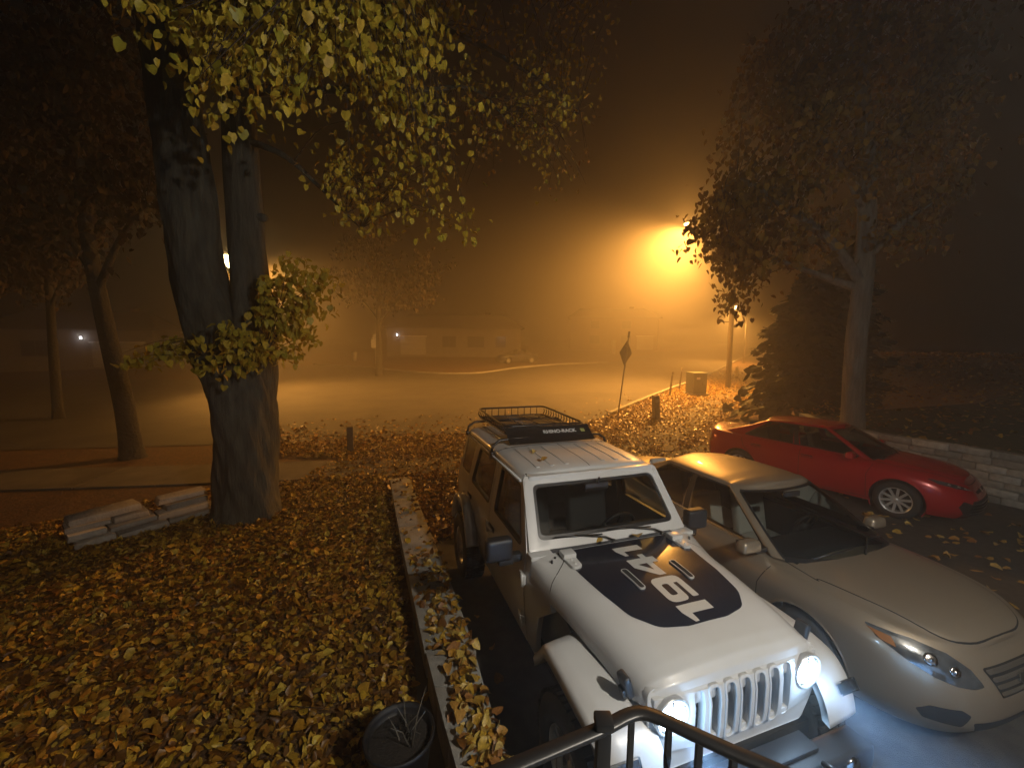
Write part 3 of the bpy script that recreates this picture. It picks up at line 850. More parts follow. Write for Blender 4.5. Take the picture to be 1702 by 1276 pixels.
# fire hydrant
p = gp(1224, 626)
root = empty('fire_hydrant', loc=p)
MB().lathe([(.17, 0), (.17, .05), (.11, .06), (.105, .55), (.135, .56), (.135, .6), (.11, .62), (.10, .68), (.05, .76), (.0, .77)], n=16).build('barrel', M_hyd, root)
for s in (-1, 1):
    MB().lathe([(.0, .0), (.05, .0), (.055, .07), (.04, .09), (0, .09)], 'X', (s * .10 - (.09 if s < 0 else 0), 0, .45), n=10).build('nozzle', M_hyd, root)
MB().lathe([(.03, .76), (.03, .82), (0, .82)], n=6).build('nut', M_hyd, root)
root.scale = (1.1, 1.1, 1.1)
tag(root, 'pale yellow fire hydrant on the verge right of the lamp pole', 'hydrant')

# wooden lamp pole with its sodium lantern on an arm
pb = gp(1210, 645); PY = pb.y
ptop = at(1233, 330, PY)
root = empty('lamp_pole', loc=pb)
Lc = lambda px, py, y: at(px, py, y) - pb
MB().tube([(0, 0, -.2), Lc(1214, 560, PY), Lc(1221, 450, PY), ptop - pb], [.17, .155, .14, .12], n=14).build('pole', M_wood, root)
lamp_p = at(1143, 372, PY - .6)
arm0 = at(1231, 345, PY) - pb
MB().tube([arm0, arm0.lerp(lamp_p - pb, .5) + Vector((0, 0, .25)), lamp_p - pb + Vector((.25, 0, .12))], [.035, .032, .03], n=8).build('arm', M_steel, root)
hd = MB().lathe([(.22, .0), (.22, .05), (.17, .12), (.1, .20), (0, .22)], 'Z', tuple(lamp_p - pb + Vector((0, 0, .02))), n=14).build('lamp_head', M_steel, root)
MB().lathe([(0, -.22), (.12, -.18), (.20, -.06), (.21, .04)], 'Z', tuple(lamp_p - pb), n=14).build('lamp_lens', M_lampglow, root)
MB().box(Lc(1214, 535, PY) + Vector((-.25, 0, 0)), (.7, .06, .07)).build('bracket', M_steel, root)
MB().box(Lc(1217, 542, PY) + Vector((.2, 0, 0)), (.25, .1, .16)).build('junction_box', M_dark, root)
tag(root, 'wooden utility pole with the brightest orange street lamp on its arm', 'street lamp')
lamp('lamp_light', lamp_p - pb + Vector((0, 0, -.36)), L1P, SODIUM, .12, spot=L1S, aim=(-.50, .02, -.88), parent=root, blend=.8)
lamp('lamp_light', lamp_p - pb + Vector((0, -.1, -.36)), L1Q, SODIUM, .12, parent=root)

def street_lamp(px, py, y, power, lab, aim=(0, 0, -1), hang=0, cone=135, bloom_scale=1.0):
    p = at(px, py, y); bx, by = p.x + .25 + hang, p.y + .2
    g0 = Vector((bx, by, G(bx, by)))
    root = empty('street_lamp', loc=g0)
    h = p.z - g0.z
    MB().tube([(0, 0, -.1), (0, 0, h * .5), (0, 0, h + .25)], [.10, .08, .06], n=10).build('pole', M_steel, root)
    q = p - g0
    MB().tube([(0, 0, h + .2), (q.x * .5, q.y * .5, h + .35), (q.x, q.y, h + .2)], .025, n=6).build('arm', M_steel, root)
    MB().lathe([(.02, .22), (.16, .14), (.2, .06), (.2, .03)], 'Z', tuple(q), n=12).build('lamp_head', M_steel, root)
    MB().lathe([(a_ * bloom_scale, b_ * bloom_scale) for a_, b_ in [(0, -.34), (.08, -.28), (.15, -.12), (.17, .04)]], 'Z', tuple(q), n=12).build('lamp_lens', M_lampglow, root)
    lamp('lamp_light', q + Vector((0, 0, -.08 - .36 * bloom_scale)), power, SODIUM, .15, spot=cone, aim=aim, parent=root, blend=.9)
    return tag(root, lab, 'street lamp', 'sodium street lamps along the roads')
street_lamp(1222, 509, 46, L2P, 'distant orange street lamp just right of the wooden pole', hang=1.2, aim=(-.2, -.3, -1))
street_lamp(381, 427, 24, L3P, 'orange street lamp seen through the fork of the linden', bloom_scale=1.9, hang=-1.4, aim=(.7, -.2, -1), cone=104)  # glowing lens enlarged to stand in for camera bloom
street_lamp(424, 430, 27, L4P, 'orange street lamp hidden behind the right stem of the linden, only its glow showing', hang=-.5, aim=(.8, -.2, -1), cone=120)

# ------------------------------------------------------------------ houses beyond the fog
M_wallA = pbr('pale_siding', (.15, .135, .115), .85, noise=(2, (.20, .18, .16), 4))
M_wallB = pbr('brick_veneer', (.12, .075, .05), .9, noise=(9, (.17, .10, .07), 6))
M_gar = pbr('garage_door', (.36, .35, .32), .6)
M_roofm = pbr('shingle_roof', (.05, .045, .04), .9, noise=(16, (.08, .07, .06), 6))
M_winm = pbr('dark_window', (.02, .02, .025), .1)
def house(name, cx, cy_, wd, dp, hh, rot, label, garage=None, wins=(), light=None, wall=None, roofh=1.7, lp=9):
    z0 = G(cx, cy_)
    root = empty(name, loc=(cx, cy_, z0)); root.rotation_euler.z = R_(rot)
    W2, D2 = wd / 2, dp / 2
    MB().box((0, 0, hh / 2 - .3), (wd, dp, hh + .6)).build('wall', wall or M_wallA, root)
    e = .45
    V = [(-W2 - e, -D2 - e, hh), (W2 + e, -D2 - e, hh), (W2 + e, D2 + e, hh), (-W2 - e, D2 + e, hh), (-W2 + wd * .12, 0, hh + roofh), (W2 - wd * .12, 0, hh + roofh),
         (-W2 - e, -D2 - e, hh - .12), (W2 + e, -D2 - e, hh - .12), (W2 + e, D2 + e, hh - .12), (-W2 - e, D2 + e, hh - .12)]
    rf = MB().add(V, [(0, 1, 5, 4), (1, 2, 5), (2, 3, 4, 5), (3, 0, 4), (0, 6, 7, 1), (1, 7, 8, 2), (2, 8, 9, 3), (3, 9, 6, 0), (6, 9, 8, 7)]).build('roof', M_roofm, root)
    MB().box((W2 * .5, D2 * .3, hh + roofh * .8), (.7, .5, 1.4)).build('chimney', M_wallB, rf)
    if garage:
        for gx, gw in garage:
            gd = empty('garage_door'); gd.parent = root; gd.location = (gx, -D2 - .05, 0)
            for r_ in range(4):
                MB().box((0, 0, .28 + r_ * .53), (gw, .06, .51)).build('panel', M_gar, gd, bevel=.02)
            MB().box((0, .01, 2.22), (gw + .3, .1, .12)).build('frame', M_signwhite, gd)
    for wx, wz, ww, wh in wins:
        f = MB().box((wx, -D2 - .03, wz), (ww + .12, .08, wh + .12)).build('window', M_wallA, root)
        MB().box((wx, -D2 - .06, wz), (ww, .04, wh)).build('pane', M_winm, f)
        MB().box((wx, -D2 - .085, wz), (.03, .02, wh)).build('muntin', M_wallA, f)
    if light:
        lx, lz = light
        q = MB().lathe([(0, -.12), (.07, -.1), (.09, .05), (.05, .12)], 'Z', (lx, -D2 - .16, lz), n=10).build('wall_lamp', M_whiteglow, root)
        lamp('wall_lamp_light', (lx, -D2 - .35, lz), lp, (.95, .93, 1.0), .08, parent=root)
    return tag(root, label, 'house')
h1 = at(752, 560, 50)
house('house', h1.x, h1.y + 4, 16, 8, 3.3, 3, 'long low house with garage across the crossing, faint in fog', garage=[(-4.9, 3.0)], wins=[(-.6, 1.6, 1.6, 1.3), (2.6, 1.6, 2.0, 1.3), (5.6, 1.6, 1.2, 1.3)], light=(-6.75, 2.35), lp=4)
h2 = at(118, 545, 36)
house('house', h2.x - 1, h2.y + 3, 11, 7, 3.4, 22, 'house far left glowing pale under its white porch lamp', garage=[(3.0, 3.6)], wins=[(-2.4, 1.7, 1.8, 1.3)], light=(.6, 2.6), lp=9)
h3 = at(1030, 560, 66)
house('house', h3.x, h3.y + 6, 14, 9, 5.2, -8, 'two storey house barely visible behind the diamond sign', wins=[(-3, 1.6, 1.6, 1.3), (2, 1.6, 1.6, 1.3), (-3, 4.0, 1.4, 1.2), (2, 4.0, 1.4, 1.2)], garage=[(5.0, 2.6)], wall=M_wallB)
# pale gate pillar
p = gp(1019, 588)
root = empty('stone_pillar', loc=p)
MB().box((0, 0, .85), (.5, .5, 1.7)).build('shaft', M_gar, root, bevel=.03)
MB().box((0, 0, 1.75), (.62, .62, .12)).build('cap', M_gar, root, bevel=.02)
tag(root, 'pale square pillar at the far corner, just left of the diamond sign', 'pillar')
# street sign with white panel, far side
p = gp(624, 606)
root = empty('roadside_sign', loc=p)
MB().tube([(0, 0, -.05), (0, 0, 2.9)], .04, n=8).build('post', M_steel, root)
MB().prism([(x, z + 2.15) for x, z in fillet([(-.36, -.45), (.36, -.45), (.36, .45), (-.36, .45)], .06)], -.06, -.045, 'XZ').build('sign_plate', M_signwhite, root)
MB().prism([(.2 * math.cos(k * .52), .2 * math.sin(k * .52) + 2.85) for k in range(12)], -.06, -.045, 'XZ').build('sign_disc', M_signwhite, root)
lamp('sign_light', (0, -.5, 3.0), 1.5, (1, .9, .8), .05, parent=root) if False else None
tag(root, 'small white road sign on a post across the crossing', 'road sign')
p = gp(589, 600)
root = empty('litter_bin', loc=p)
MB().lathe([(.24, 0), (.30, .85), (.31, .88), (.29, .9)], n=16).build('bin', M_steel, root)
MB().lathe([(.31, .9), (.24, 1.02), (0, 1.06)], n=16).build('lid', M_dark, root)
tag(root, 'small round litter bin beside the white road sign', 'bin')

# ================================================================== vehicle helpers
def plate(name, mat, outer, holes, depth, mapf, parent=None, cuts_a=(), cuts_b=(), bevel=0.0, smooth_ang=40):
    """flat outline with holes in (a, b), given depth, then bent by mapf(a, b, t) -> xyz, t 0 outside .. 1 inside"""
    bm = bmesh.new()
    loops = [[Vector((a, b, 0)) for a, b in outer]] + [[Vector((a, b, 0)) for a, b in h] for h in holes]
    flat = [v for l in loops for v in l]
    bv = [bm.verts.new(v) for v in flat]
    for tri in tessellate_polygon(loops):
        try: bm.faces.new([bv[i] for i in tri])
        except ValueError: pass
    bmesh.ops.recalc_face_normals(bm, faces=bm.faces[:])
    for f in bm.faces:
        if f.normal.z < 0: f.normal_flip()
    for ax, cs in ((0, cuts_a), (1, cuts_b)):
        for c in cs:
            no = (1, 0, 0) if ax == 0 else (0, 1, 0)
            co = (c, 0, 0) if ax == 0 else (0, c, 0)
            bmesh.ops.bisect_plane(bm, geom=bm.verts[:] + bm.edges[:] + bm.faces[:], plane_co=co, plane_no=no)
    bmesh.ops.join_triangles(bm, faces=bm.faces[:], angle_face_threshold=.1, angle_shape_threshold=3.1)
    if depth:
        r = bmesh.ops.extrude_face_region(bm, geom=bm.faces[:])
        nv = [g for g in r['geom'] if isinstance(g, bmesh.types.BMVert)]
        for v in nv: v.co.z = 1.0
    for v in bm.verts:
        a, b, t = v.co
        p = mapf(a, b, t)
        v.co = Vector(p)
    bmesh.ops.recalc_face_normals(bm, faces=bm.faces[:])
    if bevel:
        ed = [e for e in bm.edges if len(e.link_faces) == 2 and e.calc_face_angle(0) > R_(50)]
        bmesh.ops.bevel(bm, geom=ed, offset=bevel, segments=2, profile=.6, affect='EDGES', clamp_overlap=True)
    for f in bm.faces: f.smooth = True
    for e in bm.edges:
        if len(e.link_faces) == 2 and e.calc_face_angle(0) > R_(smooth_ang): e.smooth = False
    me = bpy.data.meshes.new(name); bm.to_mesh(me); bm.free()
    if mat: me.materials.append(mat)
    return link(name, me, parent)

def bvh_of(o):
    bm = bmesh.new(); bm.from_mesh(o.data)
    t = BVHTree.FromBMesh(bm); bm.free()
    return t

def drape(name, mat, outer, bvh, src, direction, off, parent, holes=(), step=.03, thick=0, plane='XY', flat_smooth=True):
    """cut an outline, lay it on a surface from one side and lift it by off"""
    d = Vector(direction).normalized()
    A_ = [p[0] for p in outer]; B_ = [p[1] for p in outer]
    ca = list(np.arange(min(A_) + step / 2, max(A_), step)); cb = list(np.arange(min(B_) + step / 2, max(B_), step))
    last = [None]
    def mp(a, b, t):
        o = {'XY': Vector((a, b, src)), 'XZ': Vector((a, src, b)), 'YZ': Vector((src, a, b))}[plane]
        h, n, _, _ = bvh.ray_cast(o, d)
        if h is None:
            h2, n, _, _ = bvh.find_nearest(o + d * 1.0)
            h = h2
        if n.dot(d) > 0: n = -n
        return h + n * (off - t * thick)
    return plate(name, mat, outer, list(holes), thick, mp, parent, ca, cb, smooth_ang=60)

def strip(name, mat, pts, width, bvh, src, direction, off, parent, plane='XY', closed=False, step=.03):
    """narrow ribbon along a 2-D path, draped on a surface"""
    P = [np.array(p, float) for p in pts]
    if closed: P.append(P[0])
    Q2 = []
    for a, b in zip(P[:-1], P[1:]):
        n = max(1, int(np.linalg.norm(b - a) / step))
        Q2 += [a + (b - a) * k / n for k in range(n)]
    Q2.append(P[-1])
    d = Vector(direction).normalized()
    V = []
    for i, q in enumerate(Q2):
        t = Q2[min(i + 1, len(Q2) - 1)] - Q2[max(i - 1, 0)]
        t = t / (np.linalg.norm(t) + 1e-9); n = np.array([-t[1], t[0]]) * width / 2
        for s in (-1, 1):
            a, b = q + n * s
            o = {'XY': Vector((a, b, src)), 'XZ': Vector((a, src, b)), 'YZ': Vector((src, a, b))}[plane]
            h, nn, _, _ = bvh.ray_cast(o, d)
            if h is None: h, nn, _, _ = bvh.find_nearest(o + d)
            if nn.dot(d) > 0: nn = -nn
            V.append(h + nn * off)
    F = [(2 * i, 2 * i + 1, 2 * i + 3, 2 * i + 2) for i in range(len(Q2) - 1)]
    return MB().add(V, F, True).build(name, mat, parent, recalc=False)

def paint(name, col, flake=0.0, rough=.28, metal=0.0):
    m = pbr(name, col, rough, metal=metal, coat=.7)
    return m
M_white = pbr('white_paint', (.60, .61, .62), .33, coat=.7, noise=(2.2, (.53, .535, .53), 8))
M_silver = paint('silver_paint', (.38, .315, .235), metal=.6, rough=.36)
M_red = paint('red_paint', (.42, .008, .012), metal=.15, rough=.25)
M_decal = pbr('navy_vinyl', (.006, .009, .020), .22, coat=.3)
M_decalw = pbr('decal_grey', (.50, .50, .48), .5)
M_glass = glassmat('car_glass', (.55, .60, .60))
M_glassc = glassmat('car_glass_clear', (.80, .84, .83))
M_int = pbr('cabin_black', (.02, .02, .022), .75)
M_seat = pbr('seat_fabric', (.045, .045, .047), .8)
M_seatl = pbr('seat_fabric_light', (.50, .47, .42), .8)
M_gap = pbr('shut_line', (.006, .006, .006), .9)
M_head = pbr('headlamp_glow', (1, 1, 1), .3, emit=((.72, .90, 1.0), 45))
M_reflector = pbr('headlamp_reflector', (.6, .62, .65), .12, metal=1)
M_amber = pbr('amber_lens', (.22, .08, .02), .25)
M_trim = pbr('trim_black', (.012, .012, .013), .35)
M_lens = glassmat('lamp_lens_glass', (.9, .92, .95))

def wheel(root, x, y, R, wd, rim_r, spokes, side, mat_rim=None, knob=False, name='wheel'):
    """side = +1 outer face towards +y"""
    w_ = empty(name); w_.parent = root; w_.location = (x, y, R)
    h = wd / 2
    prof = [(rim_r, -h * .8), (rim_r + .02, -h), (R - .05, -h), (R - .012, -h * .86), (R, -h * .6), (R, h * .6), (R - .012, h * .86), (R - .05, h), (rim_r + .02, h), (rim_r, h * .8)]
    t = MB().lathe(prof, 'Y', n=44)
    if knob:
        for k in range(44):
            q = 2 * math.pi * k / 44
            for yy in (-h * .66, -.0, h * .66):
                qq = q + (.07 if yy == 0 else 0)
                t.box((math.cos(qq) * R, yy, math.sin(qq) * R), (.022, h * .48, .038), rot=(0, -qq, 0))
    t.build('tyre', M_rubber, w_)
    rm = mat_rim or M_alloy
    s = side
    MB().lathe([(rim_r + .004, s * h * .86), (rim_r - .012, s * h * .84), (rim_r - .02, s * h * .3), (rim_r - .03, -s * h * .6), (rim_r, -s * h * .8)], 'Y', n=44).build('rim', rm, w_)
    MB().lathe([(0, -s * h * .1), (rim_r * .86, -s * h * .1)], 'Y', n=30).build('brake_disc', M_dark, w_)
    sp = MB()
    pw = .019 if spokes > 8 else .013
    for k in range(spokes):
        q = 2 * math.pi * k / spokes + .2
        c, s2 = math.cos(q), math.sin(q)
        for dq in ((-.10, .10) if spokes < 9 else (0,)):
            c1, s1 = math.cos(q + dq * .6), math.sin(q + dq * .6)
            c2, s2_ = math.cos(q + dq * 1.5), math.sin(q + dq * 1.5)
            r0, r1 = rim_r * .16, rim_r * .97
            n = np.array([-s1, c1]) * pw
            V = []
            for rr, yy, (cc, ss) in ((r0, s * h * .55, (c1, s1)), (r1, s * h * .72, (c2, s2_))):
                for sg_ in (-1, 1):
                    for dy in (0, -s * .03):
                        V.append((cc * rr + n[0] * sg_, yy + dy, ss * rr + n[1] * sg_))
            sp.add(V, [(0, 2, 6, 4), (1, 5, 7, 3), (0, 4, 5, 1), (2, 3, 7, 6), (0, 1, 3, 2), (4, 6, 7, 5)])
    sp.build('spokes', rm, w_)
    MB().lathe([(0, s * h * .66), (rim_r * .14, s * h * .65), (rim_r * .19, s * h * .5), (rim_r * .19, s * h * .2)], 'Y', n=20).build('hub_cap', rm, w_)
    return w_

def seat(root, x, y, z, mat, hw=.24, back=.62, lean=.16):
    s_ = empty('seat'); s_.parent = root; s_.location = (x, y, z)
    MB().box((0, 0, .08), (.50, hw * 2, .16)).build('cushion', mat, s_, bevel=.05, seg=3)
    MB().box((-.26 - lean * .5, 0, .40), (.14, hw * 2, back), rot=(0, -lean, 0)).build('backrest', mat, s_, bevel=.05, seg=3)
    MB().box((-.31 - lean, 0, .40 + back * .62), (.10, .26, .17), rot=(0, -lean, 0)).build('headrest', mat, s_, bevel=.04, seg=3)
    return s_

def steering(root, x, y, z):
    st_ = empty('steering_wheel'); st_.parent = root; st_.location = (x, y, z); st_.rotation_euler = (0, R_(-62), 0)
    ring = [(.185 * math.cos(k * math.pi / 12), .185 * math.sin(k * math.pi / 12), 0) for k in range(25)]
    MB().tube(ring, .015, n=8, cap=False).build('rim', M_dark, st_)
    MB().box((0, 0, -.01), (.34, .05, .02)).box((-.08, 0, -.012), (.18, .05, .02)).lathe([(0, .01), (.07, .0), (.07, -.05), (0, -.05)]).build('hub', M_dark, st_)

# ================================================================== white off-roader
jeep = empty('white_offroader', TILT @ Matrix.Translation((1.195, 2.556, 0)) @ Matrix.Rotation(R_(-70.9), 4, 'Z'))
tag(jeep, 'white hard top off-roader with lit headlights and a dark hood decal reading 1941', 'car')
J = jeep
# hood: lofted sections
hx = [-.87, -.60, -.3, 0, .18, .28, .345, .385, .40]
hz_ = [1.290, 1.288, 1.278, 1.255, 1.232, 1.212, 1.188, 1.155, 1.12]
hw = [.797, .755, .715, .675, .655, .645, .635, .628, .622]
yf = [0, .2, .4, .55, .68, .80, .90, .96, .99, 1.0]
dz_ = [0.012, .010, .004, -.002, -.010, -.026, -.060, -.105, -.16, -.215]
V = []; ny = len(yf) * 2 - 1
fr = list(np.linspace(0, len(hx) - 1, 41))
for u in fr:
    X, Z, Wd = [float(catmull([(a,) for a in arr], 2)[0][0]) if False else float(np.interp(u, range(len(hx)), arr)) for arr in (hx, hz_, hw)]
    # smooth the interpolation a little
    i = int(u)
    bx_ = max(0, min(1, (-.50 - X) / .34)) ** 1.3
    dzb = [a * (1 - bx_) + b * bx_ for a, b in zip(dz_, [.004, .004, .003, .002, 0, -.004, -.012, -.030, -.075, -.215])]
    row = [(-f * Wd, d) for f, d in zip(reversed(yf), reversed(dzb))] + [(f * Wd, d) for f, d in list(zip(yf, dzb))[1:]]
    for yy, d in row:
        k = 1 - .55 * max(0, min(1, (X - .22) / .18)) ** 2
        V.append((X - 0.05 * (abs(yy) / Wd) ** 6 * max(0, min(1, (X + .1) / .4)) ** 2, yy, Z + d * k + (.012 * math.exp(-((abs(yy) - .30) / .10) ** 2) * 0)))
F = [(i * ny + k, i * ny + k + 1, (i + 1) * ny + k + 1, (i + 1) * ny + k) for i in range(len(fr) - 1) for k in range(ny - 1)]
hood = MB().add(V, F, True).build('hood', M_white, J)
HB = bvh_of(hood)
for s in (-1, 1):
    arc = [(-.868, s * .50), (-.80, s * .53), (-.72, s * .585), (-.65, s * .66), (-.615, s * .72), (-.60, s * .748)]
    strip('hood_gap', M_gap, [tuple(p) for p in catmull(arc, 18)], .007, HB, 1.8, (0, 0, -1), .001, J)
    for bx, by in ((-.80, .615), (-.76, .66)):
        MB().lathe([(.009, 1.27), (.009, 1.293), (0, 1.295)], 'Z', (bx, s * by, 0), n=8).build('rubber_stop', M_dark, J)
# hood decal with cut-outs for the hinges
dout = fillet([(-.862, -.57), (-.862, .57), (-.80, .575), (-.79, .47), (-.64, .46), (-.62, .54), (-.30, .50), (-.05, .445), (.09, .33), (.135, .15), (.135, -.15), (.09, -.33), (-.05, -.445), (-.30, -.50), (-.62, -.54), (-.64, -.46), (-.79, -.47), (-.80, -.575)], [.03, .03, 0, 0, .03, 0, .2, .2, .15, .2, .2, .15, .2, .2, 0, .03, 0, 0], 4)
drape('hood_decal', M_decal, dout, HB, 1.6, (0, 0, -1), .0015, J, step=.05)
def glyph(outer, holes=(), u0=0):
    f = lambda p: (.055 - (u0 + p[0]), .12 - p[1] * 1.0)
    drape('numeral', M_decalw, [f(p) for p in outer], HB, 1.6, (0, 0, -1), .003, J, holes=[[f(p) for p in h] for h in holes], step=.06)
one = [(0, 0), (.078, 0), (.078, .24), (.02, .24), (-.065, .205), (-.065, .175), (0, .175)]
w9 = .255
nine = fillet([(.02, 0), (w9, 0), (w9, .24), (0, .24), (0, .085), (w9 - .075, .085), (w9 - .075, .052), (.02, .052)], [.012, .06, .06, .06, .05, .005, .005, .012], 4)
nine_h = fillet([(.065, .132), (w9 - .072, .132), (w9 - .072, .188), (.065, .188)], .02, 3)
w4 = .29
four = [(w4 * .56, 0), (w4 * .82, 0), (w4 * .82, .058), (w4, .058), (w4, .108), (w4 * .82, .108), (w4 * .82, .24), (w4 * .46, .24), (0, .118), (0, .058), (w4 * .56, .058)]
four_h = [(w4 * .24, .108), (w4 * .56, .108), (w4 * .56, .185)]
# readable from the offside: the run goes from the nose to the windscreen
glyph([(a, .24 - b) for a, b in [(p[0], .24 - p[1]) for p in one]], u0=0)
glyph(nine, [nine_h], .105)
glyph(four, [four_h], .385)
glyph(one, u0=.745)
# hood vents and hinges, latches
for s in (-1, 1):
    f = fillet([(-.47, s * .19), (-.23, s * .185), (-.23, s * .235), (-.47, s * .245)], .024, 4)
    fi = fillet([(-.463, s * .198), (-.238, s * .193), (-.238, s * .228), (-.463, s * .237)], .018, 4)
    vt = drape('hood_vent', M_white, f, HB, 1.6, (0, 0, -1), .012, J, thick=.014, step=.1)
    drape('vent_slot', M_gap, fi, HB, 1.6, (0, 0, -1), .0135, vt, step=.1)
    hg = empty('hood_hinge'); hg.parent = J; hg.location = (-.735, s * .515, 1.283); hg.scale = (1.3, 1.3, 1.3)
    MB().box((-.035, 0, .022), (.07, .085, .035)).build('knuckle', M_white, hg, bevel=.008)
    MB().prism(fillet([(-.02, -.04), (.10, -.032), (.10, .032), (-.02, .04)], .03), -.004, .014, 'XY').build('strap', M_white, hg, bevel=.004)
    for bx in (.02, .065):
        MB().lathe([(.008, .014), (.007, .02), (0, .021)], 'Z', (bx, 0, 0), n=8).build('bolt', M_white, hg)
    lt = empty('hood_latch'); lt.parent = J; lt.location = (.24, s * .672, 1.10); lt.rotation_euler = (R_(-s * 18), 0, 0)
    MB().box((0, 0, 0), (.085, .045, .13)).build('catch', M_dark, lt, bevel=.018, seg=3)
    MB().box((.0, s * .03, -.03), (.05, .02, .05)).build('clip', M_trim, lt, bevel=.006)
    # washer nozzles and bumpers on the cowl

# grille panel: seven slots and two lamp openings, folded backwards at the top
def gmap(a, b, t):
    x = .425 - max(0, b - 1.02) ** 2 * 2.2 - max(0, b - 1.02) * .10 - max(0, .86 - b) * .10 - (abs(a) / .62) ** 4 * .05
    return (x - t * .05, a, b)
gout = fillet([(-.51, .675), (.51, .675), (.60, .80), (.628, 1.0), (.615, 1.135), (-.615, 1.135), (-.628, 1.0), (-.60, .80)], [.05, .05, .1, .1, .07, .07, .1, .1], 4)
holes = []
for k in range(7):
    yc = (k - 3) * .1085
    top = 1.095; bot = .785
    if abs(k - 3) == 3: yc *= .985
    holes.append(fillet([(yc - .030, bot), (yc + .030, bot), (yc + .033, top), (yc - .033, top)], .028, 4))
hlz = 1.005; hly = .497
for s in (-1, 1):
    holes.append([(s * hly + .105 * math.cos(q), hlz + .105 * math.sin(q)) for q in np.linspace(0, 2 * math.pi, 29)[:-1]])
grl = plate('grille', M_white, gout, holes, 1, gmap, J, cuts_b=(.86, 1.02, 1.07), bevel=.009)
for k in range(7):
    yc = (k - 3) * .1085
    o_ = fillet([(yc - .041, .773), (yc + .041, .773), (yc + .044, 1.108), (yc - .044, 1.108)], .036, 4)
    i_ = fillet([(yc - .029, .786), (yc + .029, .786), (yc + .032, 1.094), (yc - .032, 1.094)], .027, 4)
    def gm2(a, b, t):
        p = gmap(a, b, 0); return (p[0] + .007 - t * .02, p[1], p[2])
    if abs(k - 3) < 3:
        plate('slot_bezel', M_white, o_, [i_], 1, gm2, grl, cuts_b=(.86, 1.02, 1.07), bevel=.003)
    MB().box((.385, yc, .80), (.05, .058, .03)).build('slot_ledge', M_white, grl, bevel=.004)
MB().box((.335, 0, 1.055), (.11, 1.20, .10)).build('nose_panel', M_white, J, bevel=.02)
MB().box((.355, 0, .90), (.012, .98, .40)).build('radiator_screen', M_trim, J)
# radiator slats seen through the slots
for k in range(9):
    MB().box((.362, 0, .76 + k * .04), (.006, .80, .006)).build('radiator_slat', M_dark, J)
for s in (-1, 1):
    hl = empty('headlight'); hl.parent = J; hl.location = (.405, s * hly, hlz)
    MB().lathe([(.103, -.02), (.108, .012), (.100, .020), (.092, .014)], 'X', n=36).build('bezel', M_alloy, hl)
    MB().lathe([(.094, .004), (.07, -.03), (.03, -.05), (0, -.055)], 'X', n=30).build('reflector', M_reflector, hl)
    MB().lathe([(0, .004), (.062, .0), (.089, -.010)], 'X', (0, 0, -.004), n=26).build('bulb', M_head, hl)
    MB().box((.010, 0, .02), (.008, .012, .13)).build('lamp_bar', M_trim, hl, bevel=.002)
    MB().lathe([(0, .026), (.05, .022), (.095, .012)], 'X', n=30).build('lens', M_lens, hl)
    lamp('headlight_beam', (.06, 0, 0), HLP, (.24, .50, 1.0), .045, spot=54, aim=(1, -s * .0, -.16), parent=hl, blend=.6)
    lamp('headlight_spill', (.075, 0, 0), HSP, (.42, .68, 1.0), .05, parent=hl)

# fenders: flat topped, hollow underneath
def fender(s, name='fender'):
    prof = [(-.50, .80), (-.455, .85), (-.36, .965), (-.30, 1.0), (-.20, 1.015), (.10, 1.0), (.30, .965), (.40, .90), (.47, .80), (.50, .70)]
    prof = catmull(prof, 30)
    V = []
    ys_ = [.60, .70, .82, .90, .925, .928]
    dz2 = [.02, .012, 0, -.012, -.035, -.085]
    for i, (x, z) in enumerate(prof):
        t = prof[min(i + 1, 29)] - prof[max(i - 1, 0)]; t /= np.linalg.norm(t); n = np.array([-t[1], t[0]])
        tap = 1 - .06 * max(0, (x - .1) / .4) ** 2
        for yy, d in zip(ys_, dz2):
            V.append((x + n[0] * d, s * yy * tap, z + n[1] * d))
    F = [(i * 6 + k, i * 6 + k + 1, (i + 1) * 6 + k + 1, (i + 1) * 6 + k) for i in range(29) for k in range(5)]
    # underside
    n0 = len(V)
    for i, (x, z) in enumerate(prof):
        t = prof[min(i + 1, 29)] - prof[max(i - 1, 0)]; t /= np.linalg.norm(t); n = np.array([-t[1], t[0]])
        V.append((x - n[0] * .085, s * .915, z - n[1] * .085)); V.append((x - n[0] * .05, s * .60, z - n[1] * .05))
    F += [(i * 6 + 5, n0 + 2 * i, n0 + 2 * i + 2, (i + 1) * 6 + 5) for i in range(29)] + [(n0 + 2 * i, n0 + 2 * i + 1, n0 + 2 * i + 3, n0 + 2 * i + 2) for i in range(29)]
    F += [tuple(list(range(6)) + [n0, n0 + 1]), tuple([29 * 6 + k for k in range(6)] + [n0 + 58, n0 + 59])]
    fo = MB().add(V, F, True).build(name, M_white, J)
    MB().box((.452, s * .80, .852), (.022, .17, .07), rot=(0, R_(-35), 0)).build('indicator', M_lens, fo, bevel=.008)
    MB().box((.450, s * .80, .851), (.016, .15, .05), rot=(0, R_(-35), 0)).build('indicator_reflector', M_reflector, fo)
    return fo
for s in (-1, 1):
    fender(s)
    # inner black wing
    MB().prism([(-.62, .55), (-.62, 1.03), (.30, 1.00), (.34, .62), (.20, .62), (-.30, .55)], s * .585, s * .60, 'XZ').build('inner_wing', M_trim, J)
    MB().prism([(-.86, .60), (-.86, 1.06), (-.50, 1.05), (-.36, 1.0), (-.52, .62)], s * .685, s * .70, 'XZ').build('side_vent', M_trim, J, bevel=.004)

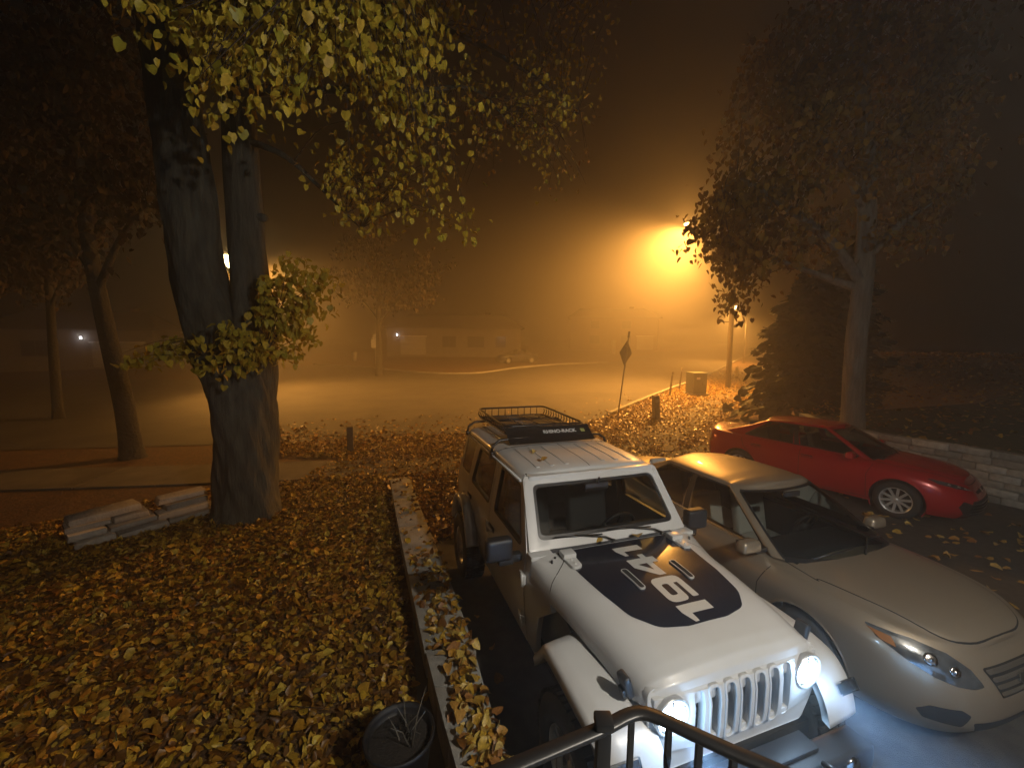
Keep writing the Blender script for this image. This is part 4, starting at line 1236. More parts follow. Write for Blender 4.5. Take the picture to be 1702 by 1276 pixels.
# body sides
def ymap(s, out=0.0):
    def f(a, b, t):
        zz = [.44, .52, .70, .95, 1.12, 1.20, 1.25, 1.50, 1.80]
        yy = [.735, .775, .800, .812, .810, .802, .788, .742, .682]
        y = float(np.interp(b, zz, yy)) + out
        return (a, s * (y - t * .04), b)
    return f
zc_ = (.52, .70, .95, 1.12, 1.20, 1.25, 1.50)
for s in (-1, 1):
    cw = [(-.955, .50), (-.955, 1.282), (-.872, 1.282), (-.872, 1.078), (-.60, 1.066), (-.56, 1.01), (-.74, .86), (-.80, .62), (-.82, .50)]
    def cwm(a, b, t, s=s):
        q = ymap(s)(a, b, t); k = max(0, min(1, (a + .93) / .33))
        return (q[0], q[1] - s * .062 * k, q[2])
    plate('cowl_side', M_white, cw, [], 1, cwm, J, cuts_a=(-.93, -.87, -.80, -.70), cuts_b=zc_, bevel=.004)
    d1 = fillet([(-.965, .50), (-.965, 1.25), (-1.285, 1.755), (-2.005, 1.775), (-2.005, .50)], [.03, .02, .03, .02, .03], 3)
    w1 = fillet([(-1.10, 1.275), (-1.355, 1.70), (-1.90, 1.715), (-1.90, 1.275)], [.03, .05, .05, .05], 4)
    fd = plate('front_door', M_white, d1, [w1], 1, ymap(s, .004), J, cuts_b=zc_, bevel=.004)
    plate('window_seal', M_trim, fillet([(-1.085, 1.262), (-1.35, 1.712), (-1.912, 1.727), (-1.912, 1.262)], .045, 4), [fillet([(-1.115, 1.285), (-1.365, 1.69), (-1.89, 1.704), (-1.89, 1.285)], .04, 4)], .1, ymap(s, .0055), fd, cuts_b=zc_)
    plate('window', M_glass, w1, [], 0, ymap(s, -.012), fd, cuts_b=zc_)
    d2 = fillet([(-2.017, .50), (-2.017, 1.775), (-2.855, 1.78), (-2.985, 1.25), (-2.985, 1.02), (-2.72, .98), (-2.53, .72), (-2.50, .50)], [.03, .02, .03, .03, .03, .1, .1, .03], 3)
    w2 = fillet([(-2.11, 1.275), (-2.11, 1.715), (-2.765, 1.715), (-2.885, 1.275)], .05, 4)
    rd = plate('rear_door', M_white, d2, [w2], 1, ymap(s, .004), J, cuts_b=zc_, bevel=.004)
    plate('window_seal', M_trim, fillet([(-2.098, 1.262), (-2.098, 1.727), (-2.775, 1.727), (-2.90, 1.262)], .05, 4), [fillet([(-2.12, 1.285), (-2.12, 1.704), (-2.755, 1.704), (-2.87, 1.285)], .045, 4)], .1, ymap(s, .0055), rd, cuts_b=zc_)
    plate('window', M_glass, w2, [], 0, ymap(s, -.012), rd, cuts_b=zc_)
    q_ = fillet([(-2.997, 1.03), (-2.997, 1.25), (-2.868, 1.785), (-3.50, 1.79), (-3.585, 1.25), (-3.60, .62), (-3.50, .60), (-3.42, .86), (-3.26, 1.03)], [.02, .02, .03, .06, .03, .03, .02, .1, .1], 3)
    w3 = fillet([(-3.055, 1.295), (-2.965, 1.71), (-3.40, 1.715), (-3.475, 1.295)], .05, 4)
    rq = plate('rear_quarter', M_white, q_, [w3], 1, ymap(s), J, cuts_b=zc_, bevel=.004)
    plate('window', M_winm, w3, [], 0, ymap(s, -.004), rq, cuts_b=zc_)
    plate('rocker', M_white, fillet([(-.87, .43), (-.87, .49), (-2.49, .49), (-2.52, .43)], .02, 3), [], 1, ymap(s, -.004), J)
    # hinges, handles
    for hx_, hz2, dd in ((-.975, 1.07, fd), (-.985, .72, fd), (-2.03, 1.07, rd), (-2.04, .72, rd)):
        hh = empty('door_hinge'); hh.parent = dd; hh.location = (hx_, s * .822, hz2); hh.scale = (1.35, 1.3, 1.5)
        MB().box((.0, 0, 0), (.085, .018, .05)).build('leaf_plate', M_white, hh, bevel=.005)
        MB().tube([(.028, s * .012, -.035), (.028, s * .012, .035)], .012, n=8).build('pin', M_white, hh)
    for hx_, dd in ((-1.88, fd), (-2.86, rd)):
        hh = empty('door_handle'); hh.parent = dd; hh.location = (hx_, s * .824, 1.10)
        MB().box((0, 0, 0), (.17, .012, .05)).build('recess', M_trim, hh, bevel=.005)
        MB().box((0, s * .022, 0), (.15, .018, .026)).build('grip', M_white, hh, bevel=.006)
    # rear fender flare
    pr = catmull([(-2.52, .60), (-2.60, .74), (-2.74, .97), (-2.86, 1.03), (-3.12, 1.045), (-3.32, .98), (-3.46, .80), (-3.52, .62)], 26)
    V = []
    for i, (x, z) in enumerate(pr):
        t = pr[min(i + 1, 25)] - pr[max(i - 1, 0)]; t /= np.linalg.norm(t); n = np.array([t[1], -t[0]])
        if n[1] < 0 and False: n = -n
        n = np.array([t[1], -t[0]]); n = n if n @ np.array([x + 3.01, z - .4]) > 0 else -n
        for yy, d in ((.79, .0), (.86, -.004), (.915, -.012), (.925, -.03), (.925, -.075), (.79, -.06)):
            V.append((x + n[0] * d, s * yy, z + n[1] * d))
    F = [(i * 6 + k, i * 6 + (k + 1) % 6, (i + 1) * 6 + (k + 1) % 6, (i + 1) * 6 + k) for i in range(25) for k in range(6)] + [tuple(range(6)), tuple(range(150, 156))]
    MB().add(V, F, True).build('rear_fender', M_white, J)
    # wheels
    wheel(J, 0, s * .80, .405, .25, .225, 5, s, knob=True)
    wheel(J, -3.008, s * .80, .405, .25, .225, 5, s, knob=True)
    # mirrors
    mr = empty('door_mirror'); mr.parent = J; mr.location = (-1.06, s * 1.0, 1.275)
    MB().box((0, 0, .02), (.11, .22, .185)).build('housing', M_dark, mr, bevel=.035, seg=4)
    MB().box((-.057, 0, .02), (.006, .18, .15)).build('mirror_glass', M_chrome, mr)
    MB().box((-.01, -s * .06, -.09), (.09, .13, .06)).build('stalk', M_dark, mr, bevel=.02)
    MB().box((-.01, -s * .15, -.07), (.08, .10, .07)).build('foot', M_dark, mr, bevel=.02)

# chassis, floor, tail
MB().box((-1.62, 0, .50), (3.9, 1.40, .12)).build('floor_pan', M_int, J)
MB().box((-.62, 0, .80), (.06, 1.36, .62)).build('bulkhead', M_int, J)
MB().box((-3.56, 0, 1.0), (.05, 1.54, .80)).build('tailgate', M_white, J, bevel=.01)
MB().box((-3.50, 0, 1.50), (.03, 1.34, .42)).build('rear_window', M_winm, J)
MB().lathe([(.18, -3.60), (.39, -3.60), (.405, -3.66), (.405, -3.78), (.39, -3.84), (.18, -3.84), (0, -3.84)], 'X', (0, 0, .98), n=30).build('spare_wheel', M_rubber, J)
MB().box((.56, 0, .575), (.16, 1.56, .15)).build('front_bumper', M_dark, J, bevel=.03, seg=3)
for s in (-1, 1):
    MB().lathe([(0, .02), (.05, .012), (.06, 0), (.06, -.03)], 'X', (.64, s * .58, .58), n=18).build('fog_lamp', M_reflector, J)
    MB().tube([(.60, s * .33, .62), (.70, s * .33, .63), (.735, s * .33, .67), (.70, s * .33, .71), (.64, s * .33, .69)], .016, n=8).build('tow_hook', M_trim, J)
MB().box((.50, 0, .66), (.12, .84, .03)).build('bumper_cover', M_dark, J, bevel=.01)
MB().box((-.905, 0, 1.268), (.10, 1.586, .036)).build('cowl', M_white, J, bevel=.008)
MB().prism(fillet([(-.945, -.60), (-.868, -.60), (-.868, .60), (-.945, .60)], .02), 1.2835, 1.287, 'XY').build('cowl_decal', M_decal, J)

# windscreen frame
def wmap(a, b, t):     # a = y (relative), b = 0 bottom .. 1 top
    yy = a * (.775 + (.700 - .775) * b)
    x = -.945 + (-1.31 + .945) * b + .02 * (1 - a * a); z = 1.285 + (1.775 - 1.285) * b
    n = Vector((.80, 0, .60))
    return Vector((x, yy, z)) - n * (t * .05)
wo = fillet([(-1, 0), (1, 0), (1, 1.03), (-1, 1.03)], [.03, .03, .07, .07], 4)
wi = fillet([(-.885, .125), (.885, .125), (.885, .905), (-.885, .905)], .09, 5)
ca = list(np.linspace(-.9, .9, 13))
wf = plate('windscreen_frame', M_white, wo, [wi], 1, wmap, J, cuts_a=ca, bevel=.010)
plate('windscreen_band', M_trim, fillet([(-.895, .112), (.895, .112), (.895, .918), (-.895, .918)], .09, 5), [fillet([(-.845, .185), (.845, .185), (.845, .86), (-.845, .86)], .08, 5)], 0, lambda a, b, t: wmap(a, b, .28), wf, cuts_a=ca)
plate('windscreen', M_glass, wi, [], 0, lambda a, b, t: wmap(a, b, .34), wf, cuts_a=ca)
for (y0, y1) in ((.0, -.36), (.50, .14)):
    wp = empty('wiper'); wp.parent = J
    MB().tube([(-.895, y0 - .02, 1.30), (-.925, y0 - .08, 1.325), (-.965, y1, 1.362)], [.010, .008, .006], n=6).build('arm', M_trim, wp)
    MB().tube([(-.952, y0 - .10, 1.340), (-.972, y1 - .18, 1.364)], .007, n=5).build('blade', M_trim, wp)
    MB().lathe([(.022, 0), (.02, .02), (0, .024)], 'Z', (-.895, y0 - .02, 1.285), n=10).build('pivot', M_trim, wp)

# hard top
rx = [-1.335, -1.36, -1.42, -1.6, -2.2, -3.0, -3.40, -3.50, -3.545]
rz = [1.782, 1.805, 1.820, 1.838, 1.858, 1.862, 1.85, 1.825, 1.76]
yo = [0, .3, .5, .6, .655, .685, .700, .703]
rd_ = [.012, .008, 0, -.010, -.024, -.042, -.066, -.082]
def roof_row(u, x0=None):
    X = float(np.interp(u, range(9), rx)); Z = float(np.interp(u, range(9), rz))
    k = 1.0
    row = [(-y_, d) for y_, d in zip(reversed(yo), reversed(rd_))] + [(y_, d) for y_, d in list(zip(yo, rd_))[1:]]
    return [(X - .0 * abs(y_), y_ * (1 if X > -3.4 else .99), max(Z + d, 1.74)) for y_, d in row]
def roofpart(name, u0, u1, n=14):
    V = []; us = np.linspace(u0, u1, n)
    for u in us: V += roof_row(u)
    m = 15
    F = [(i * m + k, i * m + k + 1, (i + 1) * m + k + 1, (i + 1) * m + k) for i in range(n - 1) for k in range(m - 1)]
    return MB().add(V, F, True).build(name, M_white, J)
ufr = 3 + (2.13 - 1.6) / .6
roofpart('front_roof_panel', 0, ufr - .012); roofpart('rear_roof', ufr + .012, 8, 22)
MB().box((-2.13, 0, 1.838), (.03, 1.2, .02)).build('roof_seam', M_gap, J)
MB().box((-2.4, 0, 1.74), (2.1, 1.32, .012)).build('headliner', M_seat, J)
RB = [bvh_of(o_) for o_ in J.children if o_.name.startswith(('front_roof', 'rear_roof'))]
strip('roof_centre_seam', M_gap, [(-1.37, 0), (-2.10, 0)], .008, RB[0], 2.2, (0, 0, -1), .0012, J)
for yy in (-.50, -.35, -.2, .2, .35, .50):
    drape('roof_rib', M_white, fillet([(-1.44, yy - .022), (-1.44, yy + .022), (-2.05, yy + .022), (-2.05, yy - .022)], .02, 3), RB[0], 2.2, (0, 0, -1), .007, J, thick=.009, step=.12)
for yy in (-.50, -.35, -.2, -.05, .1, .25, .40, .52):
    drape('roof_rib', M_white, fillet([(-2.22, yy - .022), (-2.22, yy + .022), (-3.35, yy + .022), (-3.35, yy - .022)], .02, 3), RB[1], 2.2, (0, 0, -1), .007, J, thick=.009, step=.15)
for s in (-1, 1):
    MB().tube([(-1.33, s * .713, 1.752), (-3.50, s * .713, 1.757)], .011, n=6).build('drip_rail', M_white, J)
    MB().lathe([(.010, 0), (.008, .006), (0, .008)], 'Z', (-1.34, s * .66, 1.802), n=8).build('roof_bolt', M_chrome, J)

MB().box((-1.335, 0, 1.762), (.09, 1.30, .06)).build('header', M_white, J, bevel=.01)
# cabin
for s in (-1, 1): seat(J, -1.70, s * .36, .70, M_seat, lean=.2)
for s in (-1, 1): seat(J, -2.62, s * .36, .72, M_seat, lean=.2, hw=.3)
MB().box((-1.15, 0, 1.12), (.34, 1.44, .26)).build('dashboard', M_int, J, bevel=.06, seg=3)
MB().box((-1.05, 0, 1.235), (.12, 1.40, .04)).build('dash_top', M_dark, J, bevel=.015)
steering(J, -1.42, .36, 1.15)
MB().box((-1.235, 0, 1.66), (.03, .24, .07)).tube([(-1.21, 0, 1.70), (-1.19, 0, 1.76)], .01, n=6).build('rear_view_mirror', M_dark, J, bevel=.01)
for s in (-1, 1):
    MB().tube([(-2.06, s * .60, .75), (-2.06, s * .60, 1.66), (-2.06, s * .52, 1.72)], .028, n=8).build('roll_bar', M_int, J)
MB().tube([(-2.06, -.54, 1.72), (-2.06, .54, 1.72)], .028, n=8).build('roll_bar', M_int, J)
for s in (-1, 1):
    MB().prism([(-3.44, .55), (-2.55, .55), (-2.58, .80), (-2.76, 1.02), (-3.28, 1.04), (-3.46, .80)], s * .66, s * .672, 'XZ').build('wheel_liner', M_gap, J)

# roof rack: a thing of its own strapped on the roof
rack = empty('roof_rack', jeep.matrix_world @ Matrix.Translation((-2.9, 0, 1.875)))
tag(rack, 'black steel roof basket with deflector reading RHINO-RACK on the white off-roader', 'roof rack')
RX = lambda x: x + 2.9
for cx_ in (-2.25, -3.42):
    cb = MB().tube([(RX(cx_), -.72, -.10), (RX(cx_), -.70, -.02), (RX(cx_), -.62, .035), (RX(cx_), -.4, .045), (RX(cx_), .4, .045), (RX(cx_), .62, .035), (RX(cx_), .70, -.02), (RX(cx_), .72, -.10)], .016, n=8)
    cb = cb.build('crossbar', M_black, rack)
    for s in (-1, 1): MB().box((RX(cx_), s * .715, -.11), (.09, .035, .05)).build('clamp', M_black, cb, bevel=.008)
x0, x1, yb, z0, z1_ = RX(-2.40), RX(-3.66), .50, .060, .150
def rect(x0, x1, yb, z, r=.09):
    P = fillet([(x0, -yb), (x0, yb), (x1, yb), (x1, -yb)], r, 4); P = P + [P[0]]
    return [(a, b, z) for a, b in P]
top = [(a, b, z1_ + (.03 if a < x1 + .12 else 0)) for a, b, _ in rect(x0, x1, yb, 0)]
MB().tube(top, .0125, n=8, cap=False).build('top_rail', M_black, rack)
MB().tube(rect(x0, x1, yb * .97, z0), .0125, n=8, cap=False).build('bottom_rail', M_black, rack)
for k in range(13):
    xx = x0 + (x1 - x0) * (k + .5) / 13
    MB().tube([(xx, -yb * .97, z0), (xx, yb * .97, z0)], .007, n=6).build('floor_bar', M_black, rack)
for k in range(4):
    yy = -.36 + k * .24
    MB().tube([(x0, yy, z0 + .002), (x1, yy, z0 + .002)], .008, n=6).build('floor_bar', M_black, rack)
for k in range(15):
    xx = x0 + (x1 - x0) * (k + .5) / 15
    for s in (-1, 1):
        MB().tube([(xx, s * yb * .97, z0), (xx - .012, s * (yb + .012), (z0 + z1_) / 2), (xx, s * yb, z1_)], .006, n=5).build('side_bar', M_black, rack)
for k in range(9):
    yy = -yb + .1 + k * (2 * yb - .2) / 8
    for xx in (x0, x1): MB().tube([(xx, yy, z0), (xx, yy, z1_ + (.03 if xx == x1 else 0))], .006, n=5).build('end_bar', M_black, rack)
# wind deflector: curved plate in front with print
V = []
for i in range(7):
    u = i / 6
    xx = RX(-2.34) + .20 * (1 - u) ** 1.3; zz = .0 + .145 * u
    for yy in (-.53, -.5, 0, .5, .53): V.append((xx - .02 * (abs(yy) / .53) ** 4, yy, zz))
F = [(i * 5 + k, i * 5 + k + 1, (i + 1) * 5 + k + 1, (i + 1) * 5 + k) for i in range(6) for k in range(4)]
df = MB().add(V, F, True).build('wind_deflector', M_black, rack)
def text_mesh(body, size, name, mat, mtx, parent, extrude=.001, bold=0.0, xs=1.0):
    cu = bpy.data.curves.new(name, 'FONT'); cu.body = body; cu.size = size; cu.extrude = extrude; cu.offset = bold
    cu.align_x = 'CENTER'; cu.align_y = 'CENTER'
    to = bpy.data.objects.new(name, cu); COL.objects.link(to)
    dg = bpy.context.evaluated_depsgraph_get()
    me = bpy.data.meshes.new_from_object(to.evaluated_get(dg))
    bpy.data.objects.remove(to); bpy.data.curves.remove(cu)
    me.transform(mtx); me.materials.clear(); me.materials.append(mat)
    return link(name, me, parent)
nrm = Vector((.145, 0, .20)).normalized()
# text frame: +x of text = vehicle +y, text up = up the plate
ux = Vector((0, 1, 0)); uy = Vector((-.20, 0, .145)).normalized(); uz = ux.cross(uy)
c0 = Vector((RX(-2.34) + .055, .12, .086)) + uz * .006
mtx = Matrix.Translation(c0) @ Matrix(((ux.x, uy.x, uz.x), (ux.y, uy.y, uz.y), (ux.z, uy.z, uz.z))).to_4x4()
text_mesh('RHINO-RACK', .068, 'lettering', M_signwhite, mtx, rack, bold=.0018)
c1_ = Vector((RX(-2.34) + .055, .42, .086)) + uz * .004
mt2 = Matrix.Translation(c1_) @ Matrix(((ux.x, uy.x, uz.x), (ux.y, uy.y, uz.y), (ux.z, uy.z, uz.z))).to_4x4()
o_ = MB().box((0, 0, 0), (.05, .05, .002)).build('sticker', pbr('sticker_green', (.35, .38, .12), .5), rack); o_.data.transform(mt2)

# ================================================================== sedans
def sedan(name, label, mtx, P, M_body, M_seatx):
    root = empty(name, mtx)
    tag(root, label, 'car')
    it = lambda tab, x: float(np.interp(x, [q[0] for q in tab], [q[1] for q in tab]))
    def smooth(tab, n=60):
        xs_ = [q[0] for q in tab]
        u = catmull([(q[0], q[1]) for q in tab], n)
        return [tuple(q) for q in u]
    XF, XR, WT, ZS, CR, ZB = [smooth(P[k]) for k in ('xf', 'xr', 'w', 'zs', 'crown', 'zb')]
    srt = lambda T: sorted(T, key=lambda q: q[0])
    XF, XR, WT, ZS, CR, ZB = map(srt, (XF, XR, WT, ZS, CR, ZB))
    NS, NT = 190, 30
    pf, pr_ = P.get('pf', 2.5), P.get('pr', 2.8)
    xc, xcr = P.get('xc', -.15), P.get('xcr', -3.0)
    # outline parameter: 0 nose .. 1 tail
    def outline(s, t):
        xf, xr, w_ = it(XF, t), it(XR, t), it(WT, t)
        if s < .3:
            q = (s / .3) * math.pi / 2
            x = xc + (xf - xc) * abs(math.cos(q)) ** (2 / pf); y = abs(math.sin(q)) ** (2 / pf)
        elif s < .78:
            x = xc + (xcr - xc) * (s - .3) / .48; y = 1
        else:
            q = ((s - .78) / .22) * math.pi / 2
            x = xcr + (xr - xcr) * abs(math.sin(q)) ** (2 / pr_); y = abs(math.cos(q)) ** (2 / pr_)
        # slight waist in plan
        y *= 1 - .012 * math.cos((x + 1.4) * 1.6) ** 2 * 0
        return x, y * w_ * (1 - .02 * max(0, (x - .0)) - .035 * max(0, (-x - 2.6)))
    def side_pt(s, t):
        x, y = outline(s, t)
        zt, zb = it(ZS, x), it(ZB, x)
        return x, y, zb + (zt - zb) * t
    svals = [0.5 * (1 - math.cos(math.pi * u)) if False else u for u in np.linspace(0, 1, NS)]
    tv = np.linspace(0, 1, NT)
    sg = {}
    for sgn in (-1, 1):
        V = []
        for s in svals:
            for t in tv:
                x, y, z = side_pt(s, t); V.append([x, sgn * y, z])
            # deck rows, rounding over the shoulder
            x, y, z = side_pt(s, 1)
            for r in (.02, .05, .09, .125, .155, .19, .3, .45, .6, .8, 1.0):
                bump_ = P.get('crease', .012) * max(0, min(1, (r - .13) / .05)) * max(0, min(1, (x + .5) / .2)) * max(0, min(1, (.86 - x) / .16))
                V.append([x, sgn * y * (1 - r), z + it(CR, x) * (1 - (1 - r) ** 2.2) ** .8 + bump_])
        m = NT + 11
        V = np.array(V)
        # wheel arches
        Ra = P['arch']
        idx = lambda i, k: i * m + k
        dead = set(); 
        for i in range(NS - 1):
            for k in range(NT - 1):
                c = (V[idx(i, k)] + V[idx(i + 1, k)] + V[idx(i + 1, k + 1)] + V[idx(i, k + 1)]) / 4
                for wx in (0, P['wb']):
                    if math.hypot(c[0] - wx, c[2] - P['rw']) < Ra and abs(c[1]) > .6: dead.add((i, k))
        used_dead, used_live = {}, {}
        for i in range(NS - 1):
            for k in range(NT - 1):
                for v in (idx(i, k), idx(i + 1, k), idx(i + 1, k + 1), idx(i, k + 1)):
                    (used_dead if (i, k) in dead else used_live)[v] = 1
        for v in used_dead:
            if v in used_live:
                for wx in (0, P['wb']):
                    dx, dz = V[v][0] - wx, V[v][2] - P['rw']; r = math.hypot(dx, dz)
                    if abs(r - Ra) < .07 and V[v][2] > P['rw'] - .2: V[v][0] = wx + dx / r * Ra; V[v][2] = P['rw'] + dz / r * Ra
        gx0, gx1, gy = P['open']
        body, hoodf, trunkf = [], [], []
        for i in range(NS - 1):
            for k in range(m - 1):
                if (i, k) in dead: continue
                c = (V[idx(i, k)] + V[idx(i + 1, k + 1)]) / 2
                f = (idx(i, k), idx(i + 1, k), idx(i + 1, k + 1), idx(i, k + 1))
                if k >= NT and gx1 < c[0] < gx0 and abs(c[1]) < gy: continue
                body.append(f)
        sg[sgn] = (V, body)
    mb = MB()
    for sgn in (-1, 1): mb.add(sg[sgn][0], sg[sgn][1], True)
    body = mb.build('body', M_body, root)
    bm = bmesh.new(); bm.from_mesh(body.data)
    bmesh.ops.remove_doubles(bm, verts=bm.verts, dist=.0008)
    bmesh.ops.recalc_face_normals(bm, faces=bm.faces)
    for f in bm.faces: f.smooth = True
    bm.to_mesh(body.data)
    bvh = BVHTree.FromBMesh(bm); bm.free()
    # arch lips and liners
    for wx in (0, P['wb']):
        for s in (-1, 1):
            pts = []
            for a in np.linspace(R_(-28), R_(208), 40):
                x, z = wx + math.cos(a) * (P['arch'] + .002), P['rw'] + math.sin(a) * (P['arch'] + .002)
                h, n, _, _ = bvh.ray_cast(Vector((wx + math.cos(a) * (P['arch'] + .012), s * 1.4, P['rw'] + math.sin(a) * (P['arch'] + .012))), Vector((0, -s, 0)))
                y = h.y if h else s * .86
                if h is not None and abs(h.y) < .7: y = s * .86
                pts.append((x, y - s * .006, z))
            MB().tube(pts, .011, n=8, cap=False).build('arch_lip', M_body, root)
            MB().lathe([(P['arch'] + .004, s * .50), (P['arch'] + .004, s * (P['w'][2][1] - .045))], 'Y', (wx, 0, P['rw']), n=30, arc=(R_(-35), R_(215))).build('wheel_liner', M_gap, root)
            MB().lathe([(0, s * .52), (P['arch'], s * .52)], 'Y', (wx, 0, P['rw']), n=30).build('wheel_liner', M_gap, root)
            wheel(root, wx, s * P['track'], P['rw'], .215, P['rim'], P['spokes'], s)
    MB().box((P['wb'] / 2, 0, .24), (P['wb'] * -1 - .75, 1.5, .10)).build('underbody', M_gap, root)
    MB().box((.45, 0, .34), (.5, 1.1, .28)).build('engine_tray', M_gap, root)
    # greenhouse
    g = P['gh']
    NV, B = 16, (14, 8, 30, 10, 12)
    def gh_pt(s, v):
        L = lambda a, b: a + (b - a) * v
        bul = math.sin(v * math.pi) * g.get('bulge', .018)
        w_ = L(g['w0'], g['w1']) + bul
        xf_, xr = L(g['f0'], g['f1']) + bul * .9, L(g['r0'], g['r1']) - bul * 1.3
        bow = L(g['bow0'], g['bow1']); bowr = L(g['bow0'], g['bow1']) * .8
        cf, cr = L(g['cf0'], g['cf1']), L(g['cr0'], g['cr1'])     # how far the corner eats into front and side
        cyw = .13
        ysf = w_ - cyw; ysr = w_ - cyw - .04
        xs0, xs1 = xf_ - bow - cf, xr + bowr + cr
        if s <= 1: y = ysf * s; x = xf_ - bow * (y / w_) ** 2
        elif s <= 2:
            u = s - 1; p0 = np.array([xf_ - bow * (ysf / w_) ** 2, ysf]); p2 = np.array([xs0, w_]); p1 = np.array([xf_ - bow, w_ - .015])
            q = (1 - u) ** 2 * p0 + 2 * u * (1 - u) * p1 + u * u * p2; x, y = q
        elif s <= 3: u = s - 2; x = xs0 + (xs1 - xs0) * u; y = w_ - g.get('sidebow', .03) * max(0, abs(u - .45) - .1) ** 2 * 2
        elif s <= 4:
            u = s - 3; p0 = np.array([xs1, w_ - g.get('sidebow', .03) * .405]); p1 = np.array([xr + bowr, w_ - .03]); p2 = np.array([xr + bowr * (ysr / w_) ** 2, ysr])
            q = (1 - u) ** 2 * p0 + 2 * u * (1 - u) * p1 + u * u * p2; x, y = q
        else: u = s - 4; y = ysr * (1 - u); x = xr + bowr * (y / w_) ** 2
        zb = it(g['zb'], x) if v < 1 else 0
        z = zb + (g['zt'] + it(g['dz'], x) - zb) * v if v < 1 else g['zt'] + it(g['dz'], x)
        return x, y, z
    sv = []
    for i, n in enumerate(B): sv += list(i + np.linspace(0, 1, n + 1)[:-1])
    sv.append(5)
    # key s values snapped in
    keys = P['keys']   # windscreen edge, side window front, B pillar a, b, side window rear, rear screen edge
    for kx in keys:
        j = int(np.argmin([abs(a - kx) for a in sv])); sv[j] = kx
    vv = list(np.linspace(0, 1, NV + 1)); 
    for kx in (.07, .93): vv[int(np.argmin([abs(a - kx) for a in vv]))] = kx
    pill, ws, sw1, sw2, rs = [], [], [], [], []
    V = []; m = len(vv) + 7
    for s in sv:
        for v in vv: V.append(gh_pt(s, v))
        x, y, z = gh_pt(s, 1)
        for r in (.06, .14, .26, .42, .6, .8, 1.0):
            # roof cap closes to the centre line, pulled in slightly at front and rear
            e = 1 - (1 - r) ** 2
            V.append((x, y * (1 - r), z + g['rc'] * e ** .8 * it(g['rcx'], x)))
    k0, k1, k2, k3, k4, k5 = keys
    for i in range(len(sv) - 1):
        sc = (sv[i] + sv[i + 1]) / 2
        for k in range(m - 1):
            f = (i * m + k, (i + 1) * m + k, (i + 1) * m + k + 1, i * m + k + 1)
            vc = (vv[k] + vv[k + 1]) / 2 if k < len(vv) - 1 else 2
            if .07 < vc < .93 or (vc < .93 and (sc < k0 or sc > k5)):
                if sc < k0: ws.append(f); continue
                if k1 < sc < k2: sw1.append(f); continue
                if k3 < sc < k4: sw2.append(f); continue
                if sc > k5: rs.append(f); continue
            pill.append(f)
    V = np.array(V); Vm = V * [1, -1, 1]
    flip = lambda F: [tuple(reversed(f)) for f in F]
    def both(nm, F, mat, par=root, two=True):
        mb = MB(); mb.add(V, F, True); mb.add(Vm, flip(F), True)
        o = mb.build(nm, mat, par)
        bm = bmesh.new(); bm.from_mesh(o.data)
        bmesh.ops.remove_doubles(bm, verts=bm.verts, dist=.0006)
        lo = [v for v in bm.verts if not v.link_faces]; bmesh.ops.delete(bm, geom=lo, context='VERTS')
        bmesh.ops.recalc_face_normals(bm, faces=bm.faces)
        bm.to_mesh(o.data); bm.free(); return o
    cab = both('cabin_frame', pill, M_body)
    both('windscreen', ws, M_glass); both('rear_screen', rs, M_glass)
    for nm, F in (('front_window', sw1), ('rear_window', sw2)):
        for VV, FF in ((V, F), (Vm, flip(F))):
            o = MB().add(VV, FF, True).build(nm, P.get('glass', M_glass), root)
            bm = bmesh.new(); bm.from_mesh(o.data)
            bmesh.ops.delete(bm, geom=[v for v in bm.verts if not v.link_faces], context='VERTS'); bm.to_mesh(o.data); bm.free()
    # dark surrounds along the glass edges, lying on the frame
    def edge_strip(path, wdt, nm='window_trim', mat=M_trim):
        for sy in (1, -1):
            Q3 = [Vector(gh_pt(s, v)) for s, v in path]
            VV = []
            for i, q in enumerate(Q3):
                s, v = path[i]
                ds, dv = .02, .02
                a = Vector(gh_pt(min(5, s + ds), v)) - Vector(gh_pt(max(0, s - ds), v)); b = Vector(gh_pt(s, min(.999, v + dv))) - Vector(gh_pt(s, max(0, v - dv)))
                n = a.cross(b).normalized()
                if n.dot(q - Vector((-1.6, 0, .6))) < 0: n = -n
                t = (Q3[min(i + 1, len(Q3) - 1)] - Q3[max(i - 1, 0)]).normalized(); c = t.cross(n).normalized() * wdt / 2
                for kk in (-1, 1):
                    p = q + c * kk + n * .003; VV.append((p.x, p.y * sy, p.z))
            MB().add(VV, [(2 * i, 2 * i + 1, 2 * i + 3, 2 * i + 2) for i in range(len(Q3) - 1)], True).build(nm, mat, cab)
    L_ = lambda a, b, n: list(np.linspace(a, b, n))
    edge_strip([(s, .015) for s in L_(0, k0, 14)] , .05)
    edge_strip([(k0, v) for v in L_(.02, .93, 12)], .022)
    edge_strip([(s, .945) for s in L_(0, k0, 14)], .035)
    edge_strip([(s, .06) for s in L_(k1, k4, 24)], .018, 'belt_moulding', P.get('belt', M_trim))
    edge_strip([(s, .935) for s in L_(k1, k4, 24)], .022)
    edge_strip([(k1, v) for v in L_(.07, .93, 12)], .022)
    edge_strip([(k4, v) for v in L_(.07, .93, 12)], .026)
    edge_strip([((k2 + k3) / 2, v) for v in L_(.05, .95, 12)], .085)
    # seams and panels
    hx0, hx1 = P['hood']
